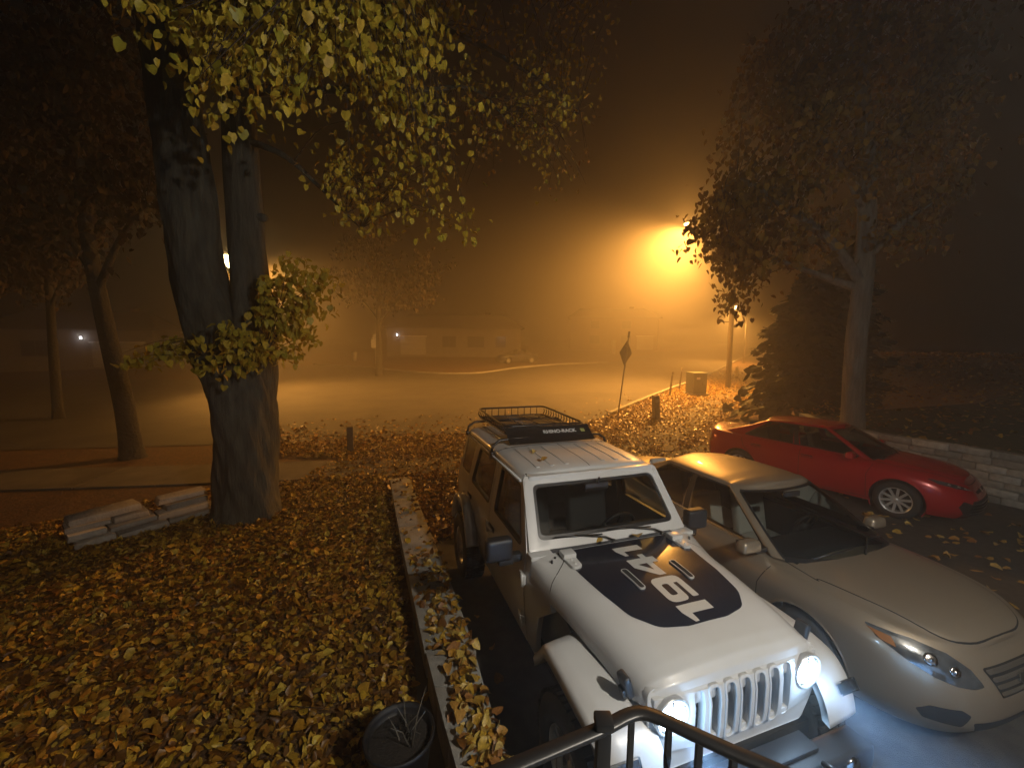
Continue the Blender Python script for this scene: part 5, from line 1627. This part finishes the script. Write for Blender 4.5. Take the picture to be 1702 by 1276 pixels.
    for s in (-1, 1):
        hp = [(hx0, s * .70), (hx0 + .3, s * .715), (-.0, s * .69), (.35, s * .62), (hx1 - .14, s * .50), (hx1 - .02, s * .30), (hx1, 0)]
        strip('hood_gap', M_gap, [tuple(p) for p in catmull(hp, 30)], .009, bvh, 2.0, (0, 0, -1), .0012, root)
        for path in P['seams']:
            strip('door_gap', M_gap, [tuple(p) for p in path], .008, bvh, s * 1.5, (0, -s, 0), .0012, root, plane='XZ')
        for hxx in P['handles']:
            z = it(ZS, hxx) - .13
            h, n, _, _ = bvh.ray_cast(Vector((hxx, s * 1.5, z)), Vector((0, -s, 0)))
            if h:
                q = empty('door_handle'); q.parent = root; q.location = h
                MB().box((0, s * .004, 0), (.20, .02, .05)).build('recess', M_gap, q, bevel=.008)
                MB().tube([(-.095, s * .008, .0), (-.08, s * .034, .004), (.08, s * .034, .0), (.095, s * .008, 0)], .013, n=8).build('grip', M_body, q)
        mx, mz = P['mirror']
        mr = empty('door_mirror'); mr.parent = root; mr.location = (mx, s * .94, mz)
        MB().box((0, -s * .01, 0), (.13, .25, .12), taper=.86).build('housing', M_body, mr, bevel=.045, seg=4)
        MB().box((-.064, 0, 0), (.006, .17, .09)).build('mirror_glass', M_chrome, mr)
        MB().box((.01, -s * .15, -.045), (.09, .20, .045)).build('stalk', M_trim, mr, bevel=.01)
        # lamps
        d = Vector((-1, 0, 0))
        hp = [(s * a, b) for a, b in P['lamp']]
        bk = drape('headlight', P.get('lampmat', M_hlback), fillet(hp, .012, 3), bvh, 2.0, d, .004, root, plane='YZ', step=.025)
        for (a, b, rr) in P['bulbs']:
            h, n, _, _ = bvh.ray_cast(Vector((2, s * a, b)), d)
            if h:
                if n.x < 0: n = -n
                q = Vector((0, 0, 1)).rotation_difference(n).to_matrix().to_4x4(); 
                o = MB().lathe([(rr, .0), (rr * .9, .010), (rr * .5, .004), (rr * .2, .012), (0, .014)], n=18).build('lamp_bowl', M_chrome, bk)
                o.data.transform(Matrix.Translation(h + n * .004) @ q)
        if P.get('amber'):
            drape('indicator', M_amber, [(s * a, b) for a, b in P['amber']], bvh, 2.0, d, .006, bk, plane='YZ', step=.025)
        for nm, poly in P['frontbits']:
            drape(nm, M_gap, fillet([(s * a, b) for a, b in poly], .02, 4), bvh, 2.0, d, .003, root, plane='YZ', step=.03)
        drape('tail_lamp', M_tail, fillet([(s * a, b) for a, b in P['tail']], .02, 3), bvh, -6, (1, 0, 0), .004, root, plane='YZ', step=.04)
    for nm, mt_, poly, off in P['frontc']:
        drape(nm, mt_, fillet(poly, .015, 3), bvh, 2.0, (-1, 0, 0), off, root, plane='YZ', step=.03, thick=.004 if off > .006 else 0)
    # cabin
    for s in (-1, 1):
        seat(root, -1.25 + P.get('sx', 0), s * .36, .40, M_seatx, lean=.2)
    seat(root, -2.15, .32, .42, M_seatx, lean=.2, hw=.30); seat(root, -2.15, -.32, .42, M_seatx, lean=.2, hw=.30)
    MB().box((-.62, 0, .78), (.42, 1.36, .24)).build('dashboard', M_int, root, bevel=.08, seg=3)
    MB().box((-1.5, 0, .30), (2.5, 1.4, .1)).build('cabin_floor', M_int, root)
    for s in (-1, 1): MB().box((-1.5, s * .70, .62), (2.4, .05, .56)).build('door_card', M_int, root)
    steering(root, -.92, .36, .88)
    MB().box((g['f1'] + .12, 0, g['zt'] - .07), (.03, .23, .06)).build('rear_view_mirror', M_dark, root, bevel=.01)
    for yy in (-.50, .05):
        w0 = Vector(gh_pt(abs(yy) / (g['w0'] - .13), .03)); w1_ = Vector(gh_pt(min(1.2, abs(yy + .48) / (g['w0'] - .13)), .10))
        MB().tube([(w0.x, yy, w0.z + .018), (w1_.x, yy + .30, w1_.z + .026), (w1_.x - .02, yy + .52, w1_.z + .02)], .009, n=6).build('wiper', M_trim, root)
    return root, bvh

M_hlback = pbr('headlamp_unit', (.30, .33, .36), .12, metal=.75, coat=1.0, noise=(16, (.12, .14, .16), 4))
M_tail = pbr('tail_lamp_red', (.28, .01, .01), .15, coat=1)
M_chromebar = pbr('grille_chrome', (.62, .58, .52), .25, metal=.9)

camry = dict(
    xf=[(0, .88), (.2, .965), (.45, .985), (.7, .975), (.88, .93), (1, .85)],
    xr=[(0, -3.70), (.25, -3.79), (.5, -3.80), (.8, -3.77), (1, -3.70)],
    w=[(0, .815), (.2, .875), (.45, .908), (.7, .905), (.88, .87), (1, .79)],
    zs=[(-4, .94), (-3.6, .985), (-3.0, .985), (-2, .955), (-1, .93), (-.3, .905), (.2, .885), (.5, .862), (.7, .825), (.85, .78), (1.0, .70)],
    crown=[(-4, .03), (-3.5, .07), (-3, .085), (-1, .07), (-.3, .075), (.2, .075), (.55, .07), (.75, .058), (.85, .035), (1, .01)],
    zb=[(-4, .34), (-3.4, .22), (-2.4, .20), (-.4, .20), (.5, .175), (1, .17)],
    pf=3.1, wb=-2.776, rw=.325, arch=.375, track=.80, rim=.21, spokes=7,
    open=(-.22, -3.0, .66), hood=(-.30, .835),
    gh=dict(f0=-.06, f1=-.93, r0=-3.28, r1=-2.30, w0=.765, w1=.575, bow0=.24, bow1=.11, cf0=.10, cf1=.09, cr0=.30, cr1=.10, zt=1.41, rc=.062, sidebow=.10,
            zb=[(-3.4, 1.03), (-2.5, .975), (-1.5, .945), (-.5, .93), (-.25, .955), (0, .965)], dz=[(-2.6, -.03), (-1.9, .0), (-1.3, .0), (-.9, -.015)], rcx=[(-2.6, .5), (-2.2, .9), (-1.7, 1), (-1.1, 1), (-.9, .8)]),
    keys=(1.45, 2.02, 2.46, 2.52, 2.97, 4.0),
    seams=[[(-.42, .26), (-.43, .70), (-.36, .88)], [(-1.50, .24), (-1.52, .93)], [(-2.28, .28), (-2.42, .60), (-2.62, .78), (-2.70, .95)], [(-.42, .26), (-1.5, .24), (-2.28, .28)]],
    handles=(-1.35, -2.42), mirror=(-.52, 1.02), sx=-.05,
    lamp=[(.385, .60), (.44, .70), (.53, .775), (.66, .82), (.79, .83), (.80, .77), (.74, .69), (.66, .635), (.56, .60), (.46, .588)],
    bulbs=[(.55, .685, .035), (.645, .735, .042)], amber=[(.745, .80), (.798, .813), (.794, .765), (.76, .75)],
    frontbits=[('fog_recess', [(.51, .30), (.48, .40), (.54, .44), (.68, .43), (.72, .37), (.68, .31)])],
    tail=[(.50, .72), (.50, .88), (.78, .92), (.80, .74)],
    frontc=[('grille_surround', M_gap, [(-.35, .70), (.35, .70), (.24, .51), (-.24, .51)], .003), ('lower_intake', M_gap, [(-.46, .345), (.46, .345), (.40, .255), (-.40, .255)], .003)]
      + [('grille_bar', M_chromebar, [(-.335 + k * .024, .692 - k * .044), (.335 - k * .024, .692 - k * .044), (.322 - k * .024, .664 - k * .044), (-.322 + k * .024, .664 - k * .044)], .012) for k in range(4)]
      + [('badge', M_chrome, [(.05 * math.cos(q), .60 + .034 * math.sin(q)) for q in np.linspace(0, 6.28, 17)[:-1]], .022)],
    belt=M_chrome, glass=M_glassc)
silver, SB = sedan('silver_sedan', 'silver beige sedan parked between the white off-roader and the red sedan',
    TILT @ Matrix.Translation((3.383, 3.696, 0)) @ Matrix.Rotation(R_(-71.2), 4, 'Z'), camry, M_silver, M_seatl)

corolla = dict(camry)
corolla.update(
    xf=[(0, .83), (.2, .93), (.45, .955), (.7, .93), (.88, .85), (1, .74)],
    xr=[(0, -3.55), (.25, -3.66), (.5, -3.67), (.8, -3.66), (1, -3.62)],
    w=[(0, .80), (.2, .86), (.45, .888), (.7, .885), (.88, .85), (1, .77)],
    zs=[(-4, 1.0), (-3.6, 1.015), (-3.0, .985), (-2, .955), (-1, .93), (-.3, .905), (.2, .86), (.5, .815), (.7, .765), (.85, .70), (1.0, .62)],
    wb=-2.70, rw=.325, arch=.385, track=.785, rim=.222, spokes=10, hood=(-.34, .79), open=(-.26, -2.9, .62),
    gh=dict(f0=-.16, f1=-1.02, r0=-3.30, r1=-2.40, w0=.735, w1=.55, bow0=.24, bow1=.10, cf0=.10, cf1=.09, cr0=.34, cr1=.10, zt=1.39, rc=.06, sidebow=.10,
            zb=[(-3.4, 1.04), (-2.5, .985), (-1.5, .955), (-.5, .93), (-.25, .95), (0, .95)], dz=[(-2.7, -.05), (-1.9, .0), (-1.3, .0), (-.9, -.015)], rcx=[(-2.6, .5), (-2.2, .9), (-1.7, 1), (-1.1, 1), (-.9, .8)]),
    mirror=(-.66, 1.0), handles=(-1.38, -2.36),
    lamp=[(.36, .635), (.50, .70), (.66, .76), (.785, .80), (.775, .735), (.66, .685), (.50, .655)], bulbs=[(.52, .68, .022), (.60, .705, .026), (.69, .735, .022)], amber=None,
    frontbits=[('fog_recess', [(.50, .30), (.56, .46), (.66, .50), (.70, .40), (.62, .28)])],
    frontc=[('lower_intake', M_gap, [(-.52, .50), (.52, .50), (.62, .24), (-.62, .24)], .003), ('upper_slot', M_gap, [(-.30, .62), (.30, .62), (.28, .585), (-.28, .585)], .003),
            ('badge', M_chrome, [(.05 * math.cos(q), .60 + .034 * math.sin(q)) for q in np.linspace(0, 6.28, 17)[:-1]], .014)]
           + [('grille_bar', M_trim, [(-.56, .46 - k * .05), (.56, .46 - k * .05), (.57, .445 - k * .05), (-.57, .445 - k * .05)], .010) for k in range(4)], belt=M_trim, glass=M_glass)
red, RBV = sedan('red_sedan', 'glossy red sedan with bright alloy wheels parked beside the block wall',
    TILT @ Matrix.Translation((7.474, 7.546, 0)) @ Matrix.Rotation(R_(-54.9), 4, 'Z'), corolla, M_red, M_seat)

# ------------------------------------------------------------------ low wall left of the drive
def cp(px, py, z):      # point on a level z above the drive plane
    d = ray(px, py); t = 1.0
    for _ in range(30):
        p = CP + d * t; t += (G(p.x, p.y) + z - p.z) / d.z
    return CP + d * t
wall = empty('garden_wall', loc=(-1.2, 3, G(-1.2, 3)))
tag(wall, 'low wall of grey concrete cap stones edging the drive left of the off-roader', 'wall')
def wall_run(Ls, Rs, z, n):
    A1 = [cp(a, b, z) for a, b in Ls]; B1 = [cp(a, b, z) for a, b in Rs]
    A1 = catmull([tuple(v) for v in A1], n + 1); B1 = catmull([tuple(v) for v in B1], n + 1)
    out = []
    for i in range(n):
        a0, a1, b1, b0 = [Vector(v) for v in (A1[i], A1[i + 1], B1[i + 1], B1[i])]
        c = (a0 + a1 + b1 + b0) / 4
        q = [c + (v - c) * .994 for v in (a0, a1, b1, b0)]
        q = [v + Vector((0, 0, random.uniform(-.004, .004))) for v in q]
        q2 = [v - Vector((0, 0, .10)) for v in q]
        o = MB().add(q + q2, [(0, 1, 2, 3), (7, 6, 5, 4), (0, 4, 5, 1), (1, 5, 6, 2), (2, 6, 7, 3), (3, 7, 4, 0)])
        o.v = [tuple(Vector(v) - wall.location) for v in o.v]
        o.build('cap_stone', M_conc, wall, bevel=.008)
        q3 = [c + (v - c) * .93 - Vector((0, 0, .10)) for v in (a0, a1, b1, b0)]; q4 = [v - Vector((0, 0, z)) for v in q3]
        o = MB().add(q3 + q4, [(0, 1, 2, 3), (7, 6, 5, 4), (0, 4, 5, 1), (1, 5, 6, 2), (2, 6, 7, 3), (3, 7, 4, 0)])
        o.v = [tuple(Vector(v) - wall.location) for v in o.v]
        o.build('wall_block', M_conc, wall, bevel=.006)
        out.append((a0, a1, b1, b0))
    return out
far_run = wall_run([(705, 1082), (690, 1010), (674, 935), (660, 865), (648, 796)], [(792, 1082), (762, 1000), (735, 930), (706, 860), (680, 792)], .27, 7)
near_run = wall_run([(778, 1340), (752, 1255), (728, 1165), (707, 1082)], [(868, 1340), (843, 1255), (812, 1160), (786, 1070)], .36, 4)
def leaves_on(run, n, z, lab, grp, lo=.0, hi=1.0, s=(.85, 1.15), up=0):
    for _ in range(n):
        a0, a1, b1, b0 = random.choice(run); u, v = random.random(), lo + (hi - lo) * random.random() ** .8
        p = (a0 * (1 - u) + a1 * u) * (1 - v) + (b0 * (1 - u) + b1 * u) * v
        lone_leaf(p.x, p.y, p.z + .008 + random.random() ** 2 * z, lab, grp, random.uniform(*s), tilt=.5)
leaves_on(near_run, 105, .06, 'yellow leaf heaped on the nearest cap stones of the low wall', 'leaves heaped on the near end of the low wall', .15, 1.0, (.5, .9))
leaves_on(far_run[:4], 42, .03, 'curled brown leaf on the middle cap stones of the low wall', 'leaves on the middle of the low wall', .1, 1.0, (.5, .85))
leaves_on(far_run[4:], 16, .015, 'small leaf on the far cap stones of the low wall', 'leaves on the far end of the low wall', 0, 1, (.6, .9))
lit = []
for a0, a1, b1, b0 in near_run: lit.append((a0, a1, b1, b0))
def litter_on(run, n, name, lab, lo, hi, hmax, mat, smin=.06, smax=.11):
    P = []
    for _ in range(n):
        a0, a1, b1, b0 = random.choice(run); u, v = random.random(), lo + (hi - lo) * random.random()
        p = (a0 * (1 - u) + a1 * u) * (1 - v) + (b0 * (1 - u) + b1 * u) * v
        P.append((p.x, p.y, p.z + .006 + random.random() ** 2 * hmax))
    P = np.array(P); N = len(P)
    tag(link(name, leaf_mesh(name, P, rng.uniform(0, 6.28, N), rng.normal(0, .4, N), rng.normal(0, .4, N), rng.uniform(smin, smax, N), rng.normal(.3, .7, N), mat)), lab, kind='stuff')
litter_on(near_run, 170, 'leaf_litter', 'brown leaves underneath the yellow ones on the near cap stones', .3, .95, .035, M_fallen, .045, .085)
litter_on(far_run[:4], 200, 'leaf_litter', 'brown leaves along the middle cap stones', .15, 1.0, .02, M_fallen, .05, .095)
litter_on(far_run[4:], 60, 'leaf_litter', 'sparse brown leaves on the far cap stones', .1, 1.0, .012, M_fallen, .05, .09)

# ------------------------------------------------------------------ single leaves on the dark asphalt
def in_car(x, y, m4, x0=-3.9, x1=1.0, w_=.95):
    p = m4.inverted() @ Vector((x, y, 0)); return x0 < p.x < x1 and abs(p.y) < w_
cars_ = [(jeep.matrix_world, -3.7, .6), (silver.matrix_world, -3.8, .95), (red.matrix_world, -3.6, .9)]
cnt = 0
while cnt < 110:
    x, y = random.uniform(4.4, 11.0), random.uniform(3.0, 8.2)
    if x > wlx(y) - .25 or any(in_car(x, y, m, a_, b_, .86) for m, a_, b_ in cars_): continue
    if random.random() > .35 + .65 * math.exp(-abs(y - 6.0) / 1.6): continue
    lone_leaf(x, y, G(x, y) + .014, 'pale yellow leaf lying on the dark asphalt between the silver and red sedans', 'leaves on the asphalt by the red car', random.uniform(.75, 1.35), tilt=.14); cnt += 1
scatter_ground([(4.6, 8.6), (6.0, 6.0), (5.0, 3.0), (9.6, 3.0), (9.4, 5.6), (8.4, 8.6)], 150, lambda x, y: G(x, y) + .01, .08, .13, M_fallen_y, 'leaf_litter', 'pale leaves strewn over the asphalt round the red car', lift=.004, flat=.15)
scatter_ground([(-2.7, 7.6), (-1.0, 6.7), (1.9, 7.3), (4.2, 8.6), (6.4, 11.2), (6.2, 12.8), (2.6, 10.4), (-3.1, 9.2)], 1500, lambda x, y: G(x, y) + .01, .07, .12, M_fallen, 'leaf_litter', 'leaves scattered on the drive behind the parked cars', lift=.01, flat=.3)
scatter_ground([(-1.9, 4.6), (-1.1, 5.2), (-1.0, 6.6), (-2.5, 8.3)], 420, lambda x, y: G(x, y) + .01, .06, .11, M_fallen, 'leaf_litter', 'leaves beside the rear wheel of the white off-roader', lift=.015, flat=.35)
scatter_ground([(-.6, 1.2), (.0, 1.0), (.1, 4.0), (-1.4, 5.0), (-1.15, 3.0)], 26, lambda x, y: G(x, y) + .01, .06, .10, M_fallen, 'leaf_litter', 'few leaves in the shadow beside the off-roader', lift=.01, flat=.3)
# leaves that came down on the cars
def on_car(m4, x, y, z, s, lab, up=0):
    p = m4 @ Vector((x, y, z)); lone_leaf(p.x, p.y, p.z, lab, None, s, tilt=.2)
on_car(jeep.matrix_world, -.90, .22, 1.315, .95, 'curled tan leaf caught under the wiper at the foot of the windscreen')
on_car(jeep.matrix_world, -.91, -.12, 1.305, .7, 'small dark leaf on the cowl between the wipers')
on_car(jeep.matrix_world, -1.52, -.42, 1.862, .62, 'dark leaf on the front of the white roof')
on_car(jeep.matrix_world, -1.86, -.36, 1.87, .55, 'small leaf halfway back on the white roof')
on_car(silver.matrix_world, -3.3, -.3, 1.09, .8, 'leaf on the boot lid of the silver sedan')

# ------------------------------------------------------------------ block wall behind the red car
bw = empty('block_wall', loc=(9.2, 8.8, G(9.2, 8.8)))
tag(bw, 'pale wall of stacked split blocks holding the lawn bank beyond the red car', 'wall')
M_block = pbr('split_block', (.26, .25, .22), .9, noise=(7, (.40, .38, .34), 8), bump=(22, .9, .03))
vary(M_block)
Qb = catmull([(*p, 0) for p in wl[1:]], 120)
sg_ = [0]
for i in range(1, len(Qb)): sg_.append(sg_[-1] + float(np.linalg.norm(Qb[i] - Qb[i - 1])))
NC = 6; HC = .145
bmesh_cache = {}
def block_mesh(L, k):
    key = (round(L, 2), k)
    if key not in bmesh_cache:
        o = MB().box((0, 0, 0), (L - .008, .24, HC - .008)).build('block', M_block, None, bevel=.014)
        for v in o.data.vertices:
            if v.co.y < 0: v.co.y += random.uniform(-.014, .014)
        bmesh_cache[key] = o.data; bpy.data.objects.remove(o)
    return bmesh_cache[key]
for c in range(NC + 1):
    s_ = (c % 2) * .2
    while s_ < sg_[-1] - .45:
        L = .42 if c < NC else .60
        p = np.array([np.interp(s_ + L / 2, sg_, Qb[:, j]) for j in range(3)]); t = np.array([np.interp(s_ + L / 2 + .05, sg_, Qb[:, j]) for j in range(3)]) - p
        o = link('block' if c < NC else 'coping_block', block_mesh(L, random.randint(0, 5)), bw)
        n = np.array([-t[1], t[0]]); n /= np.linalg.norm(n)
        set_ = .018 * c - (.03 if c == NC else 0)
        o.location = Vector((p[0] + n[0] * set_, p[1] + n[1] * set_, G(p[0], p[1]) + HC / 2 + c * HC - .02)) - bw.location
        o.rotation_euler = (random.gauss(0, .01), random.gauss(0, .008), math.atan2(t[1], t[0]) + random.gauss(0, .018)); o.scale = (1, random.uniform(.94, 1.06), random.uniform(.95, 1.0))
        s_ += L
        if p[1] < 3.2: break

# ------------------------------------------------------------------ stacked flat stones on the far left
st_ = empty('stone_edging', loc=gp(236, 880))
tag(st_, 'short dry stack of long pale flat stones left of the big tree', 'wall')
M_slab = pbr('flagstone', (.30, .26, .22), .85, noise=(6, (.42, .37, .31), 8), bump=(26, .8, .02))
vary(M_slab, .55, 1.1)
pA, pB = gp(352, 852), gp(112, 915)
dv = (pB - pA); Ln = dv.length; dv.normalize(); nb = Vector((dv.y, -dv.x, 0))
if nb.y < 0: nb = -nb
for c in range(4):
    s_ = random.uniform(-.05, .02)
    while s_ < Ln - .2 - c * .08:
        L = random.uniform(.42, .85); L = min(L, Ln - s_)
        if c >= 2 and abs(s_ - Ln * .36) < .16: s_ += .2; continue
        hh = .085 + random.uniform(-.01, .012)
        o = MB().box((0, 0, 0), (L - .015, .34 + random.uniform(-.05, .06), hh), taper=random.uniform(.92, 1)).build('stone', M_slab, st_, bevel=.016)
        for v_ in o.data.vertices: v_.co += Vector((random.uniform(-.012, .012), random.uniform(-.012, .012), random.uniform(-.007, .007)))
        pos = pA + dv * (s_ + L / 2) + nb * (.08 + c * .10 + random.uniform(-.02, .02))
        o.location = Vector((pos.x, pos.y, G(pos.x, pos.y) + .05 + c * .092)) - st_.location
        o.rotation_euler = (random.gauss(0, .02), random.gauss(0, .015), math.atan2(dv.y, dv.x) + random.gauss(0, .03))
        s_ += L

# ------------------------------------------------------------------ black planter with dead stems
pp = cp(664, 1222, .34)
pot = empty('plant_pot', loc=(pp.x, pp.y, G(pp.x, pp.y)))
tag(pot, 'round black plant pot with dead pale stems at the foot of the low wall', 'plant pot')
MB().lathe([(.15, -.02), (.17, .0), (.215, .33), (.23, .335), (.235, .37), (.222, .375), (.205, .34), (.20, .30), (0, .295)], n=28).build('pot', pbr('pot_black', (.006, .006, .007), .6), pot)
MB().lathe([(.20, .305), (.1, .318), (0, .32)], n=16).build('soil', pbr('pot_soil', (.015, .012, .01), .95, bump=(60, 1, .02)), pot)
M_stem = pbr('dead_stem', (.10, .09, .07), .8)
for k in range(9):
    a_, r_ = random.uniform(0, 6.28), random.uniform(.02, .13)
    x, y = r_ * math.cos(a_), r_ * math.sin(a_); h = random.uniform(.12, .38)
    dx, dy = random.uniform(-.16, .16), random.uniform(-.16, .16)
    MB().tube([(x, y, .29), (x + dx * .4, y + dy * .4, .29 + h * .6), (x + dx, y + dy, .29 + h)], [.006, .004, .0015], n=5).build('stem', M_stem, pot)

# ------------------------------------------------------------------ the porch: slab, house wall, lit lantern, railing
M_siding = pbr('house_siding', (.10, .085, .07), .85, noise=(3, (.13, .115, .095), 4))
hw_ = empty('house', loc=(1.0, -.75, 0)); tag(hw_, 'front wall of the house behind the porch with the lit lantern', 'house')
for k in range(24):
    MB().box((1.5, random.uniform(-.003, .003), -.1 + k * .23 + .115), (19, .16, .224), rot=(R_(-3), 0, 0)).build('siding_board', M_siding, hw_)
porch = tag(MB().box((.6, .05, .55), (4.6, 1.42, 1.12)).build('porch_floor', M_conc, bevel=.02), 'raised concrete porch the picture is taken from', kind='structure')
MB().box((1.5, .82, 5.02), (19, 1.86, .10)).build('light_cutoff_eave', M_siding, hw_)  # unseen eave, added to cut the lantern light off the high crowns
lan = empty('porch_lantern', loc=(LX, -.52, LZ)); tag(lan, 'lit porch lantern on the house wall above the cars', 'lantern')
MB().box((0, -.10, .02), (.12, .03, .22)).build('back_plate', M_black, lan, bevel=.006)
MB().tube([(0, -.10, .06), (0, -.04, .14), (0, .05, .15)], .012, n=6).build('bracket', M_black, lan)
MB().lathe([(0, .16), (.03, .15), (.11, .09), (.115, .08)], 'Z', (0, .05, 0), n=6, smooth=False).build('lantern_roof', M_black, lan)
MB().lathe([(0, .06), (.035, .05), (.045, 0), (.03, -.05), (0, -.055)], 'Z', (0, .05, 0), n=14).build('lantern_bulb', pbr('porch_glow', (1, .9, .75), .4, emit=((1.0, .86, .66), 30)), lan)
for k in range(6):
    a_ = k * math.pi / 3
    MB().box((.10 * math.cos(a_), .05 + .10 * math.sin(a_), -.01), (.01, .01, .19)).build('lantern_bar', M_black, lan)
lamp('porch_light', (0, .10, -.20), PLP, (1.0, .92, .79), .07, parent=lan)

# railing
rail = empty('porch_railing', loc=(.3, .9, 1.11)); tag(rail, 'black wrought iron porch railing in front of the lit headlight', 'railing')
def rz(px, py, z=2.02):
    d = ray(px, py + 13); return CP + d * ((z - CP.z) / d.z) - rail.location
tp = [rz(660, 1345), rz(760, 1300), rz(850, 1262), rz(930, 1228), rz(1005, 1196), rz(1040, 1178), rz(1064, 1172), rz(1092, 1179), rz(1150, 1206), rz(1220, 1238), rz(1300, 1272), rz(1400, 1318)]
tpc = [Vector(v) for v in catmull([tuple(v) for v in tp], 56)]
# a moulded flat bar: wide cap over a narrower web
V = []; sec = [(-.018, .003), (-.014, .009), (.014, .009), (.018, .003), (.015, -.005), (.009, -.010), (-.009, -.010), (-.015, -.005)]
for i, p in enumerate(tpc):
    t = (tpc[min(i + 1, 55)] - tpc[max(i - 1, 0)]); t.z = 0; t.normalize(); n = Vector((t.y, -t.x, 0))
    for a_, b_ in sec: V.append(p + n * a_ + Vector((0, 0, b_)))
F = [(i * 8 + k, i * 8 + (k + 1) % 8, (i + 1) * 8 + (k + 1) % 8, (i + 1) * 8 + k) for i in range(55) for k in range(8)]
MB().add(V, F, True).build('top_rail', M_black, rail)
low_ = [p + Vector((0, 0, -.80)) for p in tpc]
MB().tube([tuple(p) for p in low_], .012, n=6).build('bottom_rail', M_black, rail)
pc = rz(1003, 1197)
MB().box((pc.x, pc.y, pc.z - .46), (.032, .032, .92)).build('post', M_black, rail, bevel=.003)
MB().box((pc.x, pc.y, pc.z + .018), (.042, .042, .022)).build('post_cap', M_black, rail, bevel=.006)
for i, pxx in enumerate([700, 780, 860, 930, 1048, 1107, 1165, 1222, 1282, 1350]):
    # find the rail point under that column
    best = min(tpc, key=lambda p: abs(((CM.inverted() @ (p + rail.location)).x / -(CM.inverted() @ (p + rail.location)).z * FPX + 851) - pxx))
    mb = MB(); N = 40; V = []
    for j in range(N + 1):
        z = best.z - .012 - j / N * .79; tw = (j - 3) * .42 if 3 < j < 26 and i % 2 == 1 else (0 if j <= 3 else (22 * .42 if i % 2 == 1 else 0))
        for q in range(4):
            an = tw + math.pi / 4 + q * math.pi / 2; V.append((best.x + .0092 * math.cos(an), best.y + .0092 * math.sin(an), z))
    F = [(j * 4 + q, j * 4 + (q + 1) % 4, (j + 1) * 4 + (q + 1) % 4, (j + 1) * 4 + q) for j in range(N) for q in range(4)]
    mb.add(V, F, False).build('baluster', M_black, rail)

# ------------------------------------------------------------------ dark car parked across the crossing
def copy_tree(o, parent=None):
    c = o.copy(); COL.objects.link(c)
    if parent is not None: c.parent = parent
    for ch in list(o.children): copy_tree(ch, c)
    return c
M_darkcar = paint('dark_paint', (.02, .022, .026))
dc = copy_tree(red)
g_ = gp(858, 603)
dc.matrix_world = Matrix.Translation((g_.x, g_.y, G(g_.x, g_.y))) @ Matrix.Rotation(R_(205), 4, 'Z') @ Matrix.Translation((1.3, 0, 0))
def repaint(o):
    if o.type == 'MESH' and o.data.materials and o.data.materials[0] == M_red:
        o.material_slots[0].link = 'OBJECT'; o.material_slots[0].material = M_darkcar
    for ch in o.children: repaint(ch)
repaint(dc)
dc.name = 'dark_sedan'
tag(dc, 'dark sedan parked in front of the long low house, dim in the fog', 'car')
